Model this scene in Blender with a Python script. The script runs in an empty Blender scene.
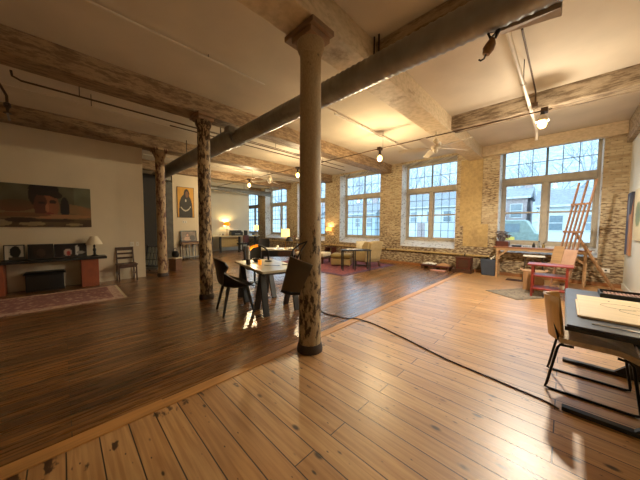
import bpy, bmesh, math, random
from mathutils import Vector, Matrix, noise as mnoise
random.seed(7)
S = bpy.context.scene
COL = S.collection
PI = math.pi

# ------------------------------------------------------------------ colours and materials
def lin(c):
    return tuple(((x/255)/12.92 if x/255 <= .04045 else ((x/255+.055)/1.055)**2.4) for x in c)

def mk(name):
    m = bpy.data.materials.new(name); m.use_nodes = True
    nt = m.node_tree; b = nt.nodes['Principled BSDF']
    return m, nt, b, nt.nodes, nt.links

def M(name, c, rough=.55, metal=0, coat=0, var=.25, vs=6, bump=0, bs=40, stretch=(1, 1, 1)):
    """plain painted / wooden / metal surface with a soft noise variation"""
    m, nt, b, N, L = mk(name)
    c = lin(c)
    tc = N.new('ShaderNodeTexCoord'); mp = N.new('ShaderNodeMapping'); mp.inputs['Scale'].default_value = stretch
    L.new(tc.outputs['Object'], mp.inputs['Vector'])
    n = N.new('ShaderNodeTexNoise'); n.inputs['Scale'].default_value = vs; n.inputs['Detail'].default_value = 5
    L.new(mp.outputs[0], n.inputs['Vector'])
    r = N.new('ShaderNodeValToRGB')
    r.color_ramp.elements[0].position = .3; r.color_ramp.elements[1].position = .7
    r.color_ramp.elements[0].color = tuple(x*(1-var) for x in c)+(1,)
    r.color_ramp.elements[1].color = tuple(min(1, x*(1+var*.5)) for x in c)+(1,)
    L.new(n.outputs['Fac'], r.inputs['Fac']); L.new(r.outputs['Color'], b.inputs['Base Color'])
    b.inputs['Roughness'].default_value = rough; b.inputs['Metallic'].default_value = metal
    b.inputs['Specular IOR Level'].default_value = .7; b.inputs['Coat IOR'].default_value = 1.7; b.inputs['Coat Weight'].default_value = coat; b.inputs['Coat Roughness'].default_value = .15
    if bump:
        n2 = N.new('ShaderNodeTexNoise'); n2.inputs['Scale'].default_value = bs; n2.inputs['Detail'].default_value = 6
        L.new(mp.outputs[0], n2.inputs['Vector'])
        bp = N.new('ShaderNodeBump'); bp.inputs['Strength'].default_value = bump; bp.inputs['Distance'].default_value = .02
        L.new(n2.outputs['Fac'], bp.inputs['Height']); L.new(bp.outputs[0], b.inputs['Normal'])
    return m

def wood(name, c, rough=.4, axis='x', dark=.45, scale=1.0, coat=0):
    st = {'x': (1.2, 16, 16), 'y': (16, 1.2, 16), 'z': (16, 16, 1.2)}[axis]
    return M(name, c, rough, 0, coat, dark, 1.6*scale, .08, 3, st)

def emit(name, c, s):
    m, nt, b, N, L = mk(name)
    b.inputs['Base Color'].default_value = lin(c)+(1,)
    b.inputs['Emission Color'].default_value = lin(c)+(1,)
    b.inputs['Emission Strength'].default_value = s
    return m

def shade_mat(name, c, em, s):
    """cloth lamp shade: thin, lets its bulb's light through"""
    m, nt, b, N, L = mk(name)
    out = [n for n in N if n.type == 'OUTPUT_MATERIAL'][0]
    b.inputs['Base Color'].default_value = lin(c)+(1,)
    b.inputs['Roughness'].default_value = .8
    b.inputs['Emission Color'].default_value = lin(em)+(1,)
    b.inputs['Emission Strength'].default_value = s
    t = N.new('ShaderNodeBsdfTranslucent'); t.inputs['Color'].default_value = lin(c)+(1,)
    mx = N.new('ShaderNodeMixShader'); mx.inputs['Fac'].default_value = .55
    L.new(b.outputs[0], mx.inputs[1]); L.new(t.outputs[0], mx.inputs[2]); L.new(mx.outputs[0], out.inputs['Surface'])
    return m

def floor_mat(name, along, bw, blen, c1, c2, cm, rough, dark, knots=True, gap=.006, wear=0, coat=.7, crough=.27):
    m, nt, b, N, L = mk(name)
    tc = N.new('ShaderNodeTexCoord'); sx = N.new('ShaderNodeSeparateXYZ'); L.new(tc.outputs['Object'], sx.inputs[0])
    cb = N.new('ShaderNodeCombineXYZ')
    a, o = ('X', 'Y') if along == 'x' else ('Y', 'X')
    L.new(sx.outputs[a], cb.inputs['X'])
    off = N.new('ShaderNodeMath'); off.operation = 'ADD'; off.inputs[1].default_value = .032
    L.new(sx.outputs[o], off.inputs[0]); L.new(off.outputs[0], cb.inputs['Y'])
    br = N.new('ShaderNodeTexBrick'); L.new(cb.outputs[0], br.inputs['Vector'])
    br.offset = .37; br.offset_frequency = 2; br.squash = 1
    br.inputs['Scale'].default_value = 1; br.inputs['Brick Width'].default_value = blen; br.inputs['Row Height'].default_value = bw
    br.inputs['Mortar Size'].default_value = gap; br.inputs['Mortar Smooth'].default_value = .3; br.inputs['Bias'].default_value = 0
    br.inputs['Color1'].default_value = lin(c1)+(1,); br.inputs['Color2'].default_value = lin(c2)+(1,); br.inputs['Mortar'].default_value = lin(cm)+(1,)
    # grain
    mp = N.new('ShaderNodeMapping'); mp.inputs['Scale'].default_value = (1.3, 26, 1); L.new(cb.outputs[0], mp.inputs['Vector'])
    g = N.new('ShaderNodeTexNoise'); g.inputs['Scale'].default_value = 1.5; g.inputs['Detail'].default_value = 7; g.inputs['Distortion'].default_value = .6
    L.new(mp.outputs[0], g.inputs['Vector'])
    gr = N.new('ShaderNodeValToRGB'); gr.color_ramp.elements[0].position = .32; gr.color_ramp.elements[1].position = .62
    gr.color_ramp.elements[0].color = (dark, dark*.85, dark*.7, 1); gr.color_ramp.elements[1].color = (1, 1, 1, 1)
    L.new(g.outputs['Fac'], gr.inputs['Fac'])
    mu = N.new('ShaderNodeMixRGB'); mu.blend_type = 'MULTIPLY'; mu.inputs['Fac'].default_value = 1
    L.new(br.outputs['Color'], mu.inputs['Color1']); L.new(gr.outputs['Color'], mu.inputs['Color2'])
    last = mu.outputs['Color']
    # broad wear
    w = N.new('ShaderNodeTexNoise'); w.inputs['Scale'].default_value = .9; w.inputs['Detail'].default_value = 4
    L.new(cb.outputs[0], w.inputs['Vector'])
    wr = N.new('ShaderNodeValToRGB'); wr.color_ramp.elements[0].position = .35; wr.color_ramp.elements[1].position = .65
    wr.color_ramp.elements[0].color = (1-wear, 1-wear, 1-wear, 1); wr.color_ramp.elements[1].color = (1, 1, 1, 1)
    L.new(w.outputs['Fac'], wr.inputs['Fac'])
    m2 = N.new('ShaderNodeMixRGB'); m2.blend_type = 'MULTIPLY'; m2.inputs['Fac'].default_value = 1
    L.new(last, m2.inputs['Color1']); L.new(wr.outputs['Color'], m2.inputs['Color2']); last = m2.outputs['Color']
    if knots:
        for sc, th, sd in (((3.1, 6.5, 1), .15, 0), ((4.5, 11, 1), .12, 3.3), ((8, 17, 1), .10, 7.7)):
            mk_ = N.new('ShaderNodeMapping'); mk_.inputs['Scale'].default_value = sc; mk_.inputs['Location'].default_value = (sd, sd, 0)
            L.new(cb.outputs[0], mk_.inputs['Vector'])
            v = N.new('ShaderNodeTexVoronoi'); v.inputs['Scale'].default_value = 1; v.inputs['Randomness'].default_value = 1
            L.new(mk_.outputs[0], v.inputs['Vector'])
            kr = N.new('ShaderNodeValToRGB'); kr.color_ramp.elements[0].position = th*.45; kr.color_ramp.elements[1].position = th
            kr.color_ramp.elements[0].color = (.06, .03, .02, 1); kr.color_ramp.elements[1].color = (1, 1, 1, 1)
            L.new(v.outputs['Distance'], kr.inputs['Fac'])
            m3 = N.new('ShaderNodeMixRGB'); m3.blend_type = 'MULTIPLY'; m3.inputs['Fac'].default_value = .95
            L.new(last, m3.inputs['Color1']); L.new(kr.outputs['Color'], m3.inputs['Color2']); last = m3.outputs['Color']
    if knots:   # old nail stains by the board ends at the threshold
        mk_ = N.new('ShaderNodeMapping'); mk_.inputs['Scale'].default_value = (5, 11, 1); mk_.inputs['Location'].default_value = (1.7, .4, 0)
        L.new(cb.outputs[0], mk_.inputs['Vector'])
        v = N.new('ShaderNodeTexNoise'); v.inputs['Scale'].default_value = 1.2; v.inputs['Detail'].default_value = 3; L.new(mk_.outputs[0], v.inputs['Vector'])
        e = N.new('ShaderNodeMapRange'); e.inputs['From Min'].default_value = -2.2; e.inputs['From Max'].default_value = -1.75; e.inputs['To Min'].default_value = .12; e.inputs['To Max'].default_value = -.15
        L.new(sx.outputs['X'], e.inputs['Value'])
        ad_ = N.new('ShaderNodeMath'); ad_.operation = 'ADD'; L.new(v.outputs['Fac'], ad_.inputs[0]); L.new(e.outputs[0], ad_.inputs[1])
        kr = N.new('ShaderNodeValToRGB'); kr.color_ramp.elements[0].position = .70; kr.color_ramp.elements[1].position = .76
        kr.color_ramp.elements[0].color = (1, 1, 1, 1); kr.color_ramp.elements[1].color = (.12, .07, .05, 1)
        L.new(ad_.outputs[0], kr.inputs['Fac'])
        m3 = N.new('ShaderNodeMixRGB'); m3.blend_type = 'MULTIPLY'; m3.inputs['Fac'].default_value = 1
        L.new(last, m3.inputs['Color1']); L.new(kr.outputs['Color'], m3.inputs['Color2']); last = m3.outputs['Color']
    L.new(last, b.inputs['Base Color'])
    rr = N.new('ShaderNodeMapRange'); rr.inputs['To Min'].default_value = rough*.8; rr.inputs['To Max'].default_value = rough*1.35
    L.new(g.outputs['Fac'], rr.inputs['Value']); L.new(rr.outputs[0], b.inputs['Roughness'])
    b.inputs['Coat Weight'].default_value = coat; b.inputs['Coat Roughness'].default_value = crough
    bp = N.new('ShaderNodeBump'); bp.inputs['Strength'].default_value = .35; bp.inputs['Distance'].default_value = .004
    inv = N.new('ShaderNodeMath'); inv.operation = 'SUBTRACT'; inv.inputs[0].default_value = 1; L.new(br.outputs['Fac'], inv.inputs[1])
    ad = N.new('ShaderNodeMath'); ad.operation = 'MULTIPLY_ADD'; ad.inputs[1].default_value = .35; L.new(g.outputs['Fac'], ad.inputs[0]); L.new(inv.outputs[0], ad.inputs[2])
    L.new(ad.outputs[0], bp.inputs['Height']); L.new(bp.outputs[0], b.inputs['Normal']); L.new(bp.outputs[0], b.inputs['Coat Normal'])
    return m

def brick_mat(name, paint, brick, dark):
    """old brick with worn tan paint, on faces that run along x"""
    m, nt, b, N, L = mk(name)
    tc = N.new('ShaderNodeTexCoord'); sx = N.new('ShaderNodeSeparateXYZ'); L.new(tc.outputs['Object'], sx.inputs[0])
    cb = N.new('ShaderNodeCombineXYZ'); ad = N.new('ShaderNodeMath'); ad.operation = 'ADD'
    L.new(sx.outputs['X'], ad.inputs[0]); L.new(sx.outputs['Y'], ad.inputs[1])
    L.new(ad.outputs[0], cb.inputs['X']); L.new(sx.outputs['Z'], cb.inputs['Y'])
    br = N.new('ShaderNodeTexBrick'); L.new(cb.outputs[0], br.inputs['Vector'])
    br.inputs['Scale'].default_value = 1; br.inputs['Brick Width'].default_value = .215; br.inputs['Row Height'].default_value = .07
    br.inputs['Mortar Size'].default_value = .009; br.inputs['Mortar Smooth'].default_value = .4
    br.inputs['Color1'].default_value = lin(paint)+(1,); br.inputs['Color2'].default_value = lin(brick)+(1,); br.inputs['Mortar'].default_value = tuple(x*.75 for x in lin(paint))+(1,)
    br.inputs['Bias'].default_value = -.35
    # dark gaps where paint has flaked: small lying streaks
    mp = N.new('ShaderNodeMapping'); mp.inputs['Scale'].default_value = (9, 24, 1); L.new(cb.outputs[0], mp.inputs['Vector'])
    n = N.new('ShaderNodeTexNoise'); n.inputs['Scale'].default_value = 1; n.inputs['Detail'].default_value = 5; L.new(mp.outputs[0], n.inputs['Vector'])
    # more of them low on the wall, by the age of the paint there
    n2 = N.new('ShaderNodeTexNoise'); n2.inputs['Scale'].default_value = .9; n2.inputs['Detail'].default_value = 3; L.new(cb.outputs[0], n2.inputs['Vector'])
    a2 = N.new('ShaderNodeMath'); a2.operation = 'MULTIPLY_ADD'; a2.inputs[1].default_value = .35; L.new(n2.outputs['Fac'], a2.inputs[0]); L.new(n.outputs['Fac'], a2.inputs[2])
    zr = N.new('ShaderNodeMapRange'); zr.inputs['From Min'].default_value = .3; zr.inputs['From Max'].default_value = 2.0; zr.inputs['To Min'].default_value = .12; zr.inputs['To Max'].default_value = 0
    L.new(sx.outputs['Z'], zr.inputs['Value'])
    a3 = N.new('ShaderNodeMath'); a3.operation = 'ADD'; L.new(a2.outputs[0], a3.inputs[0]); L.new(zr.outputs[0], a3.inputs[1])
    r = N.new('ShaderNodeValToRGB'); r.color_ramp.elements[0].position = .68; r.color_ramp.elements[1].position = .86
    r.color_ramp.elements[0].color = (0, 0, 0, 1); r.color_ramp.elements[1].color = (1, 1, 1, 1)
    L.new(a3.outputs[0], r.inputs['Fac'])
    mx = N.new('ShaderNodeMixRGB'); L.new(r.outputs['Color'], mx.inputs['Fac']); L.new(br.outputs['Color'], mx.inputs['Color1']); mx.inputs['Color2'].default_value = lin(dark)+(1,)
    L.new(mx.outputs[0], b.inputs['Base Color']); b.inputs['Roughness'].default_value = .85
    bp = N.new('ShaderNodeBump'); bp.inputs['Strength'].default_value = .7; bp.inputs['Distance'].default_value = .015
    inv = N.new('ShaderNodeMath'); inv.operation = 'SUBTRACT'; inv.inputs[0].default_value = 1; L.new(br.outputs['Fac'], inv.inputs[1])
    L.new(inv.outputs[0], bp.inputs['Height']); L.new(bp.outputs[0], b.inputs['Normal'])
    return m

def peel_mat(name, paint, bare, lo, hi, scale=5, stretch=(1, 1, .35), rough=.6, zfade=None):
    m, nt, b, N, L = mk(name)
    tc = N.new('ShaderNodeTexCoord'); mp = N.new('ShaderNodeMapping'); mp.inputs['Scale'].default_value = stretch; L.new(tc.outputs['Object'], mp.inputs['Vector'])
    n = N.new('ShaderNodeTexNoise'); n.inputs['Scale'].default_value = scale; n.inputs['Detail'].default_value = 9; n.inputs['Roughness'].default_value = .68; L.new(mp.outputs[0], n.inputs['Vector'])
    r = N.new('ShaderNodeValToRGB'); r.color_ramp.elements[0].position = lo; r.color_ramp.elements[1].position = hi
    r.color_ramp.elements[0].color = lin(bare)+(1,); r.color_ramp.elements[1].color = lin(paint)+(1,)
    if zfade:   # paint has held better above the height people touch
        sx = N.new('ShaderNodeSeparateXYZ'); L.new(tc.outputs['Object'], sx.inputs[0])
        e = N.new('ShaderNodeMapRange'); e.inputs['From Min'].default_value = zfade[0]; e.inputs['From Max'].default_value = zfade[1]
        e.inputs['To Min'].default_value = 0; e.inputs['To Max'].default_value = zfade[2]; L.new(sx.outputs['Z'], e.inputs['Value'])
        ad = N.new('ShaderNodeMath'); ad.operation = 'ADD'; L.new(n.outputs['Fac'], ad.inputs[0]); L.new(e.outputs[0], ad.inputs[1]); L.new(ad.outputs[0], r.inputs['Fac'])
    else:
        L.new(n.outputs['Fac'], r.inputs['Fac'])
    n2 = N.new('ShaderNodeTexNoise'); n2.inputs['Scale'].default_value = scale*6; n2.inputs['Detail'].default_value = 4; L.new(mp.outputs[0], n2.inputs['Vector'])
    r2 = N.new('ShaderNodeValToRGB'); r2.color_ramp.elements[0].position = .3; r2.color_ramp.elements[0].color = (.72, .7, .66, 1); r2.color_ramp.elements[1].position = .6; r2.color_ramp.elements[1].color = (1, 1, 1, 1)
    L.new(n2.outputs['Fac'], r2.inputs['Fac'])
    mu = N.new('ShaderNodeMixRGB'); mu.blend_type = 'MULTIPLY'; mu.inputs['Fac'].default_value = .8; L.new(r.outputs['Color'], mu.inputs['Color1']); L.new(r2.outputs['Color'], mu.inputs['Color2'])
    L.new(mu.outputs[0], b.inputs['Base Color']); b.inputs['Roughness'].default_value = rough
    bp = N.new('ShaderNodeBump'); bp.inputs['Strength'].default_value = .35; bp.inputs['Distance'].default_value = .01; L.new(n.outputs['Fac'], bp.inputs['Height']); L.new(bp.outputs[0], b.inputs['Normal'])
    return m

def glass_mat():
    m, nt, b, N, L = mk('window_glass')
    for n in list(N):
        if n.type != 'OUTPUT_MATERIAL': N.remove(n)
    out = [n for n in N if n.type == 'OUTPUT_MATERIAL'][0]
    t = N.new('ShaderNodeBsdfTransparent'); t.inputs['Color'].default_value = (.9, .95, .96, 1)
    g = N.new('ShaderNodeBsdfGlossy'); g.inputs['Roughness'].default_value = .02
    lw = N.new('ShaderNodeLayerWeight'); lw.inputs['Blend'].default_value = .5
    pw = N.new('ShaderNodeMath'); pw.operation = 'POWER'; pw.inputs[1].default_value = 5; L.new(lw.outputs['Facing'], pw.inputs[0])
    f = N.new('ShaderNodeMath'); f.operation = 'MULTIPLY_ADD'; f.inputs[1].default_value = .8; f.inputs[2].default_value = .035; L.new(pw.outputs[0], f.inputs[0])
    mx = N.new('ShaderNodeMixShader'); L.new(f.outputs[0], mx.inputs['Fac']); L.new(t.outputs[0], mx.inputs[1]); L.new(g.outputs[0], mx.inputs[2]); L.new(mx.outputs[0], out.inputs['Surface'])
    return m

def attr_mat(name, rough=.55):
    m, nt, b, N, L = mk(name)
    a = N.new('ShaderNodeVertexColor'); a.layer_name = 'pigment'
    n = N.new('ShaderNodeTexNoise'); n.inputs['Scale'].default_value = 60
    r = N.new('ShaderNodeValToRGB'); r.color_ramp.elements[0].color = (.8, .8, .8, 1); L.new(n.outputs['Fac'], r.inputs['Fac'])
    mu = N.new('ShaderNodeMixRGB'); mu.blend_type = 'MULTIPLY'; mu.inputs['Fac'].default_value = 1
    L.new(a.outputs['Color'], mu.inputs['Color1']); L.new(r.outputs['Color'], mu.inputs['Color2']); L.new(mu.outputs[0], b.inputs['Base Color'])
    b.inputs['Roughness'].default_value = rough
    return m

# ------------------------------------------------------------------ mesh helpers
class MB:
    def __init__(self): self.bm = bmesh.new()
    def box(self, x0, x1, y0, y1, z0, z1):
        v = [self.bm.verts.new(p) for p in ((x0,y0,z0),(x1,y0,z0),(x1,y1,z0),(x0,y1,z0),(x0,y0,z1),(x1,y0,z1),(x1,y1,z1),(x0,y1,z1))]
        for f in ((3,2,1,0),(4,5,6,7),(0,1,5,4),(1,2,6,5),(2,3,7,6),(3,0,4,7)): self.bm.faces.new([v[i] for i in f])
        return self
    def hexa(self, pts):
        v = [self.bm.verts.new(p) for p in pts]
        for f in ((3,2,1,0),(4,5,6,7),(0,1,5,4),(1,2,6,5),(2,3,7,6),(3,0,4,7)): self.bm.faces.new([v[i] for i in f])
        return self
    def bar(self, p0, p1, w, h, up=(0,0,1), w1=None, h1=None):
        p0, p1 = Vector(p0), Vector(p1); d = (p1-p0).normalized(); u = Vector(up)
        if abs(d.dot(u)) > .98: u = Vector((0,1,0))
        s = d.cross(u).normalized(); t = s.cross(d).normalized()
        w1 = w if w1 is None else w1; h1 = h if h1 is None else h1
        pts = []
        for p, a, b in ((p0, w/2, h/2), (p1, w1/2, h1/2)):
            pts += [p-s*a-t*b, p+s*a-t*b, p+s*a+t*b, p-s*a+t*b]
        return self.hexa(pts)
    def ring(self, c, s, t, r, n): return [self.bm.verts.new(c+s*(r*math.cos(2*PI*i/n))+t*(r*math.sin(2*PI*i/n))) for i in range(n)]
    def cyl(self, p0, p1, r0, r1=None, n=12):
        p0, p1 = Vector(p0), Vector(p1); r1 = r0 if r1 is None else r1
        d = (p1-p0).normalized(); u = Vector((0,0,1)) if abs(d.z) < .9 else Vector((1,0,0))
        s = d.cross(u).normalized(); t = d.cross(s)
        a = self.ring(p0, s, t, r0, n); b = self.ring(p1, s, t, r1, n)
        for i in range(n): self.bm.faces.new((a[i], a[(i+1)%n], b[(i+1)%n], b[i]))
        self.bm.faces.new(a[::-1]); self.bm.faces.new(b)
        return self
    def tube(self, pts, r, n=8, closed=False):
        pts = [Vector(p) for p in pts]; rs = r if isinstance(r, (list, tuple)) else [r]*len(pts)
        rings = []; prev = None
        for i, p in enumerate(pts):
            if closed: d = (pts[(i+1)%len(pts)]-pts[i-1]).normalized()
            else: d = (pts[min(i+1, len(pts)-1)]-pts[max(i-1, 0)]).normalized()
            if prev is None:
                u = Vector((0,0,1)) if abs(d.z) < .9 else Vector((1,0,0)); s = d.cross(u).normalized()
            else:
                s = prev-d*prev.dot(d)
                s = s.normalized() if s.length > 1e-6 else d.orthogonal().normalized()
            prev = s; rings.append(self.ring(p, s, d.cross(s), rs[i], n))
        m = len(rings)
        for k in range(m if closed else m-1):
            a, b = rings[k], rings[(k+1)%m]
            for i in range(n): self.bm.faces.new((a[i], a[(i+1)%n], b[(i+1)%n], b[i]))
        if not closed:
            self.bm.faces.new(rings[0][::-1]); self.bm.faces.new(rings[-1])
        return self
    def lathe(self, prof, c=(0,0,0), n=20, cap=True):
        c = Vector(c); rings = [self.ring(c+Vector((0,0,z)), Vector((1,0,0)), Vector((0,1,0)), max(r, 1e-4), n) for r, z in prof]
        for a, b in zip(rings, rings[1:]):
            for i in range(n): self.bm.faces.new((a[i], a[(i+1)%n], b[(i+1)%n], b[i]))
        if cap:
            self.bm.faces.new(rings[0][::-1]); self.bm.faces.new(rings[-1])
        return self
    def shell(self, prof, th, c=(0,0,0), n=24):
        """an open lathe shade with wall thickness"""
        inner = [(max(r-th, .002), z) for r, z in prof[::-1]]
        c = Vector(c); p = prof+inner
        rings = [self.ring(c+Vector((0,0,z)), Vector((1,0,0)), Vector((0,1,0)), r, n) for r, z in p]
        for k in range(len(rings)):
            a, b = rings[k], rings[(k+1)%len(rings)]
            for i in range(n): self.bm.faces.new((a[i], a[(i+1)%n], b[(i+1)%n], b[i]))
        return self
    def sphere(self, c, r, sc=(1,1,1), u=12, v=8):
        mat = Matrix.Translation(c) @ Matrix.Diagonal((r*sc[0], r*sc[1], r*sc[2], 1))
        bmesh.ops.create_uvsphere(self.bm, u_segments=u, v_segments=v, radius=1, matrix=mat); return self
    def sheet(self, nx, ny, fn, th=None):
        """a surface fn(u,v)->point, given thickness th along its normals when asked"""
        g = [[self.bm.verts.new(fn(i/nx, j/ny)) for j in range(ny+1)] for i in range(nx+1)]
        fs = [self.bm.faces.new((g[i][j], g[i+1][j], g[i+1][j+1], g[i][j+1])) for i in range(nx) for j in range(ny)]
        if th:
            self.bm.normal_update()
            bmesh.ops.solidify(self.bm, geom=fs, thickness=th)
        return self
    def prism(self, pts, d):
        d = Vector(d); a = [self.bm.verts.new(p) for p in pts]; b = [self.bm.verts.new(Vector(p)+d) for p in pts]; n = len(a)
        self.bm.faces.new(a[::-1]); self.bm.faces.new(b)
        for i in range(n): self.bm.faces.new((a[i], a[(i+1)%n], b[(i+1)%n], b[i]))
        return self
    def build(self, name, mat, parent=None, smooth=False, bevel=0, sub=0):
        bmesh.ops.recalc_face_normals(self.bm, faces=self.bm.faces)
        me = bpy.data.meshes.new(name); self.bm.to_mesh(me); self.bm.free()
        o = bpy.data.objects.new(name, me); COL.objects.link(o)
        if mat: me.materials.append(mat)
        if smooth:
            for p in me.polygons: p.use_smooth = True
        if bevel:
            b = o.modifiers.new('bevel', 'BEVEL'); b.width = bevel; b.segments = 2; b.limit_method = 'ANGLE'; b.angle_limit = .7
        if sub:
            s = o.modifiers.new('subd', 'SUBSURF'); s.levels = sub; s.render_levels = sub
        if smooth and not sub:
            e = o.modifiers.new('split', 'EDGE_SPLIT'); e.split_angle = .7
        if parent: o.parent = parent
        return o

def tag(o, label, cat, group=None, kind=None):
    if label: o['label'] = label
    if cat: o['category'] = cat
    if group: o['group'] = group
    if kind: o['kind'] = kind
    return o

def thing(name, label, cat, loc=(0,0,0), rz=0, group=None):
    o = bpy.data.objects.new(name, None); o.empty_display_size = .1; COL.objects.link(o)
    o.location = loc; o.rotation_euler = (0, 0, rz)
    return tag(o, label, cat, group)

def struct(o): o['kind'] = 'structure'; return o

def copy_tree(o, parent=None):
    c = o.copy(); COL.objects.link(c)
    if parent: c.parent = parent
    for ch in list(o.children): copy_tree(ch, c)
    return c

def point(name, loc, w, c, r=.05):
    l = bpy.data.lights.new(name, 'POINT'); l.energy = w; l.color = c; l.shadow_soft_size = r
    o = bpy.data.objects.new(name, l); o.location = loc; COL.objects.link(o); return o

def pigment(o, me_fn):
    """colour a flat artwork's faces by a painter function of its own (u, v)"""
    me = o.data; at = me.color_attributes.new('pigment', 'FLOAT_COLOR', 'POINT')
    for i, v in enumerate(me.vertices): at.data[i].color = tuple(lin(me_fn(v.co)))+(1,)

def canvas(parent, name, w, h, d, fn, nx, ny, mat):
    """picture face in the local xz plane (x to the viewer's right, facing -y), with its thickness d behind"""
    m = MB()
    g = [[m.bm.verts.new((-w/2+w*i/nx, 0, h*j/ny)) for j in range(ny+1)] for i in range(nx+1)]
    for i in range(nx):
        for j in range(ny): m.bm.faces.new((g[i][j], g[i+1][j], g[i+1][j+1], g[i][j+1]))
    e = m.bm.verts.new
    b = [e((-w/2, d, 0)), e((w/2, d, 0)), e((w/2, d, h)), e((-w/2, d, h))]
    m.bm.faces.new(b[::-1])
    m.bm.faces.new([g[i][0] for i in range(nx, -1, -1)]+[b[0], b[1]])
    m.bm.faces.new([g[i][ny] for i in range(nx+1)]+[b[2], b[3]])
    m.bm.faces.new([g[0][j] for j in range(ny+1)]+[b[3], b[0]])
    m.bm.faces.new([g[nx][j] for j in range(ny, -1, -1)]+[b[1], b[2]])
    o = m.build(name, mat, parent)
    pigment(o, lambda co: fn((co.x+w/2)/w, co.z/h))
    return o

def ell(u, v, cx, cy, rx, ry, rot=0):
    c, s = math.cos(rot), math.sin(rot); x, y = (u-cx)*c+(v-cy)*s, -(u-cx)*s+(v-cy)*c
    return (x/rx)**2+(y/ry)**2 < 1

# ------------------------------------------------------------------ palette
m_floor = floor_mat('light_floorboards', 'x', .166, 3.1, (218,174,118), (192,144,90), (52,28,14), .42, .70, True, .0045, .22, .8, .33)
m_floor_dark = floor_mat('dark_floorboards', 'y', .075, 2.3, (172,120,62), (114,74,36), (30,16,8), .26, .40, False, .003, .35)
m_ceil = M('ceiling_paint', (206,192,170), .8, var=.12, vs=1.2)
m_white = M('white_wall_paint', (214,200,172), .75, var=.06, vs=1.5)
m_white2 = M('cool_wall_paint', (206,204,192), .75, var=.05, vs=1.5)
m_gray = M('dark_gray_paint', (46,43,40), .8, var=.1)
m_brick = brick_mat('painted_brick', (198,180,146), (160,132,98), (104,82,60))
m_whitebrick = peel_mat('white_painted_brick', (202,196,186), (120,104,86), .36, .46, 7, (1,1,2))
m_ochre = peel_mat('ochre_plaster', (186,158,104), (150,124,84), .28, .5, 2.2, (1,1,1))
m_beam_light = peel_mat('cream_beam_paint', (206,184,150), (150,120,86), .28, .42, 2.5, (.8,.8,1.5))
m_beam_dark = peel_mat('worn_brown_beam', (158,132,100), (116,90,62), .42, .56, 7, (2.5,.6,2.5))
m_beam_joist = peel_mat('worn_joist_paint', (180,160,132), (116,96,72), .42, .56, 6, (.5,2.5,2.5))
m_col1 = peel_mat('cream_peeling_column', (180,160,126), (62,46,32), .44, .51, 10, (1.5,1.5,.6), .6, (1.1,1.8,.14))
m_col2 = peel_mat('brown_peeling_column', (182,158,120), (74,54,36), .46, .54, 13, (1.5,1.5,.6))
m_col3 = peel_mat('red_stained_column', (180,152,114), (92,50,34), .42, .5, 7, (1.2,1.2,.5))
m_iron = M('dark_iron', (58,44,34), .6, .2, var=.4)
m_black = M('black_paint', (16,14,14), .42, var=.2)
m_blackmat = M('black_matte', (22,19,18), .7, var=.2)
m_steel = M('black_steel', (18,17,18), .3, .6)
m_duct = M('spiral_duct_metal', (150,146,138), .40, .5, var=.25, vs=4)
m_galv = M('galvanised_metal', (150,150,146), .4, .7, var=.2)
m_pipew = M('white_pipe_paint', (214,202,184), .5, var=.1)
m_piped = M('brown_pipe', (88,64,42), .5, .3, var=.3)
m_frame = M('window_frame_paint', (170,160,142), .6, var=.15, vs=8)
m_muntin = M('muntin_metal', (110,118,120), .5, .3)
m_glass = glass_mat()
m_bulb = emit('lit_bulb', (255,206,110), 9)
m_chrome = M('chrome', (190,190,190), .2, 1)
m_fan = M('fan_white', (206,192,166), .5, var=.05)
m_red = M('red_paint', (140,48,36), .4, var=.25, vs=9)
m_pine = wood('pine', (178,142,102), .5, 'x', .3)
m_pinez = wood('pine_upright', (178,138,98), .5, 'z', .35)
m_redpine = wood('reddish_pine', (146,106,78), .5, 'z', .35)
m_bench = wood('bench_top_wood', (150,100,70), .4, 'x', .3)
m_walnut = wood('walnut', (74,44,26), .45, 'z', .4)
m_mahog = wood('mahogany', (82,34,22), .4, 'x', .4)
m_card = M('cardboard', (168,126,84), .8, var=.12)
m_seat = M('dark_tan_upholstery', (226,202,168), .75, var=.2, vs=20, bump=.1, bs=200)
m_ply = wood('yellow_plywood', (190,142,66), .4, 'z', .2)
m_board = wood('drawing_board_wood', (232,206,160), .5, 'x', .1)
m_slate = M('slate_desk_top', (72,74,80), .32, var=.25, vs=5)
m_cream = M('cream_fabric', (206,192,160), .85, var=.12, vs=15, bump=.1, bs=120)
m_olive = M('olive_cushion', (134,112,58), .85, var=.2, vs=12, bump=.1, bs=120)
m_beige = M('beige_upholstery', (172,150,104), .85, var=.12, vs=12, bump=.1, bs=120)
m_tabletop = M('pale_table_top', (190,180,150), .25, var=.1, vs=3)
m_brown = M('brown_leather', (76,58,26), .6, var=.2, vs=4)
m_blue = M('slate_blue_plastic', (54,66,84), .5, var=.15)
m_paper = M('paper_white', (226,222,210), .7, var=.05)
m_brickred = M('terracotta_paint', (150,74,36), .6, var=.2, vs=6)
m_cord = M('orange_brown_cord', (58,28,14), .45)
m_gold = M('brass', (190,140,50), .3, .8)
m_art = attr_mat('oil_pigment')
m_print = attr_mat('print_pigment', .35)
m_rope = M('wicker', (110,72,40), .7, var=.5, vs=30, bump=.4, bs=60)

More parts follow.
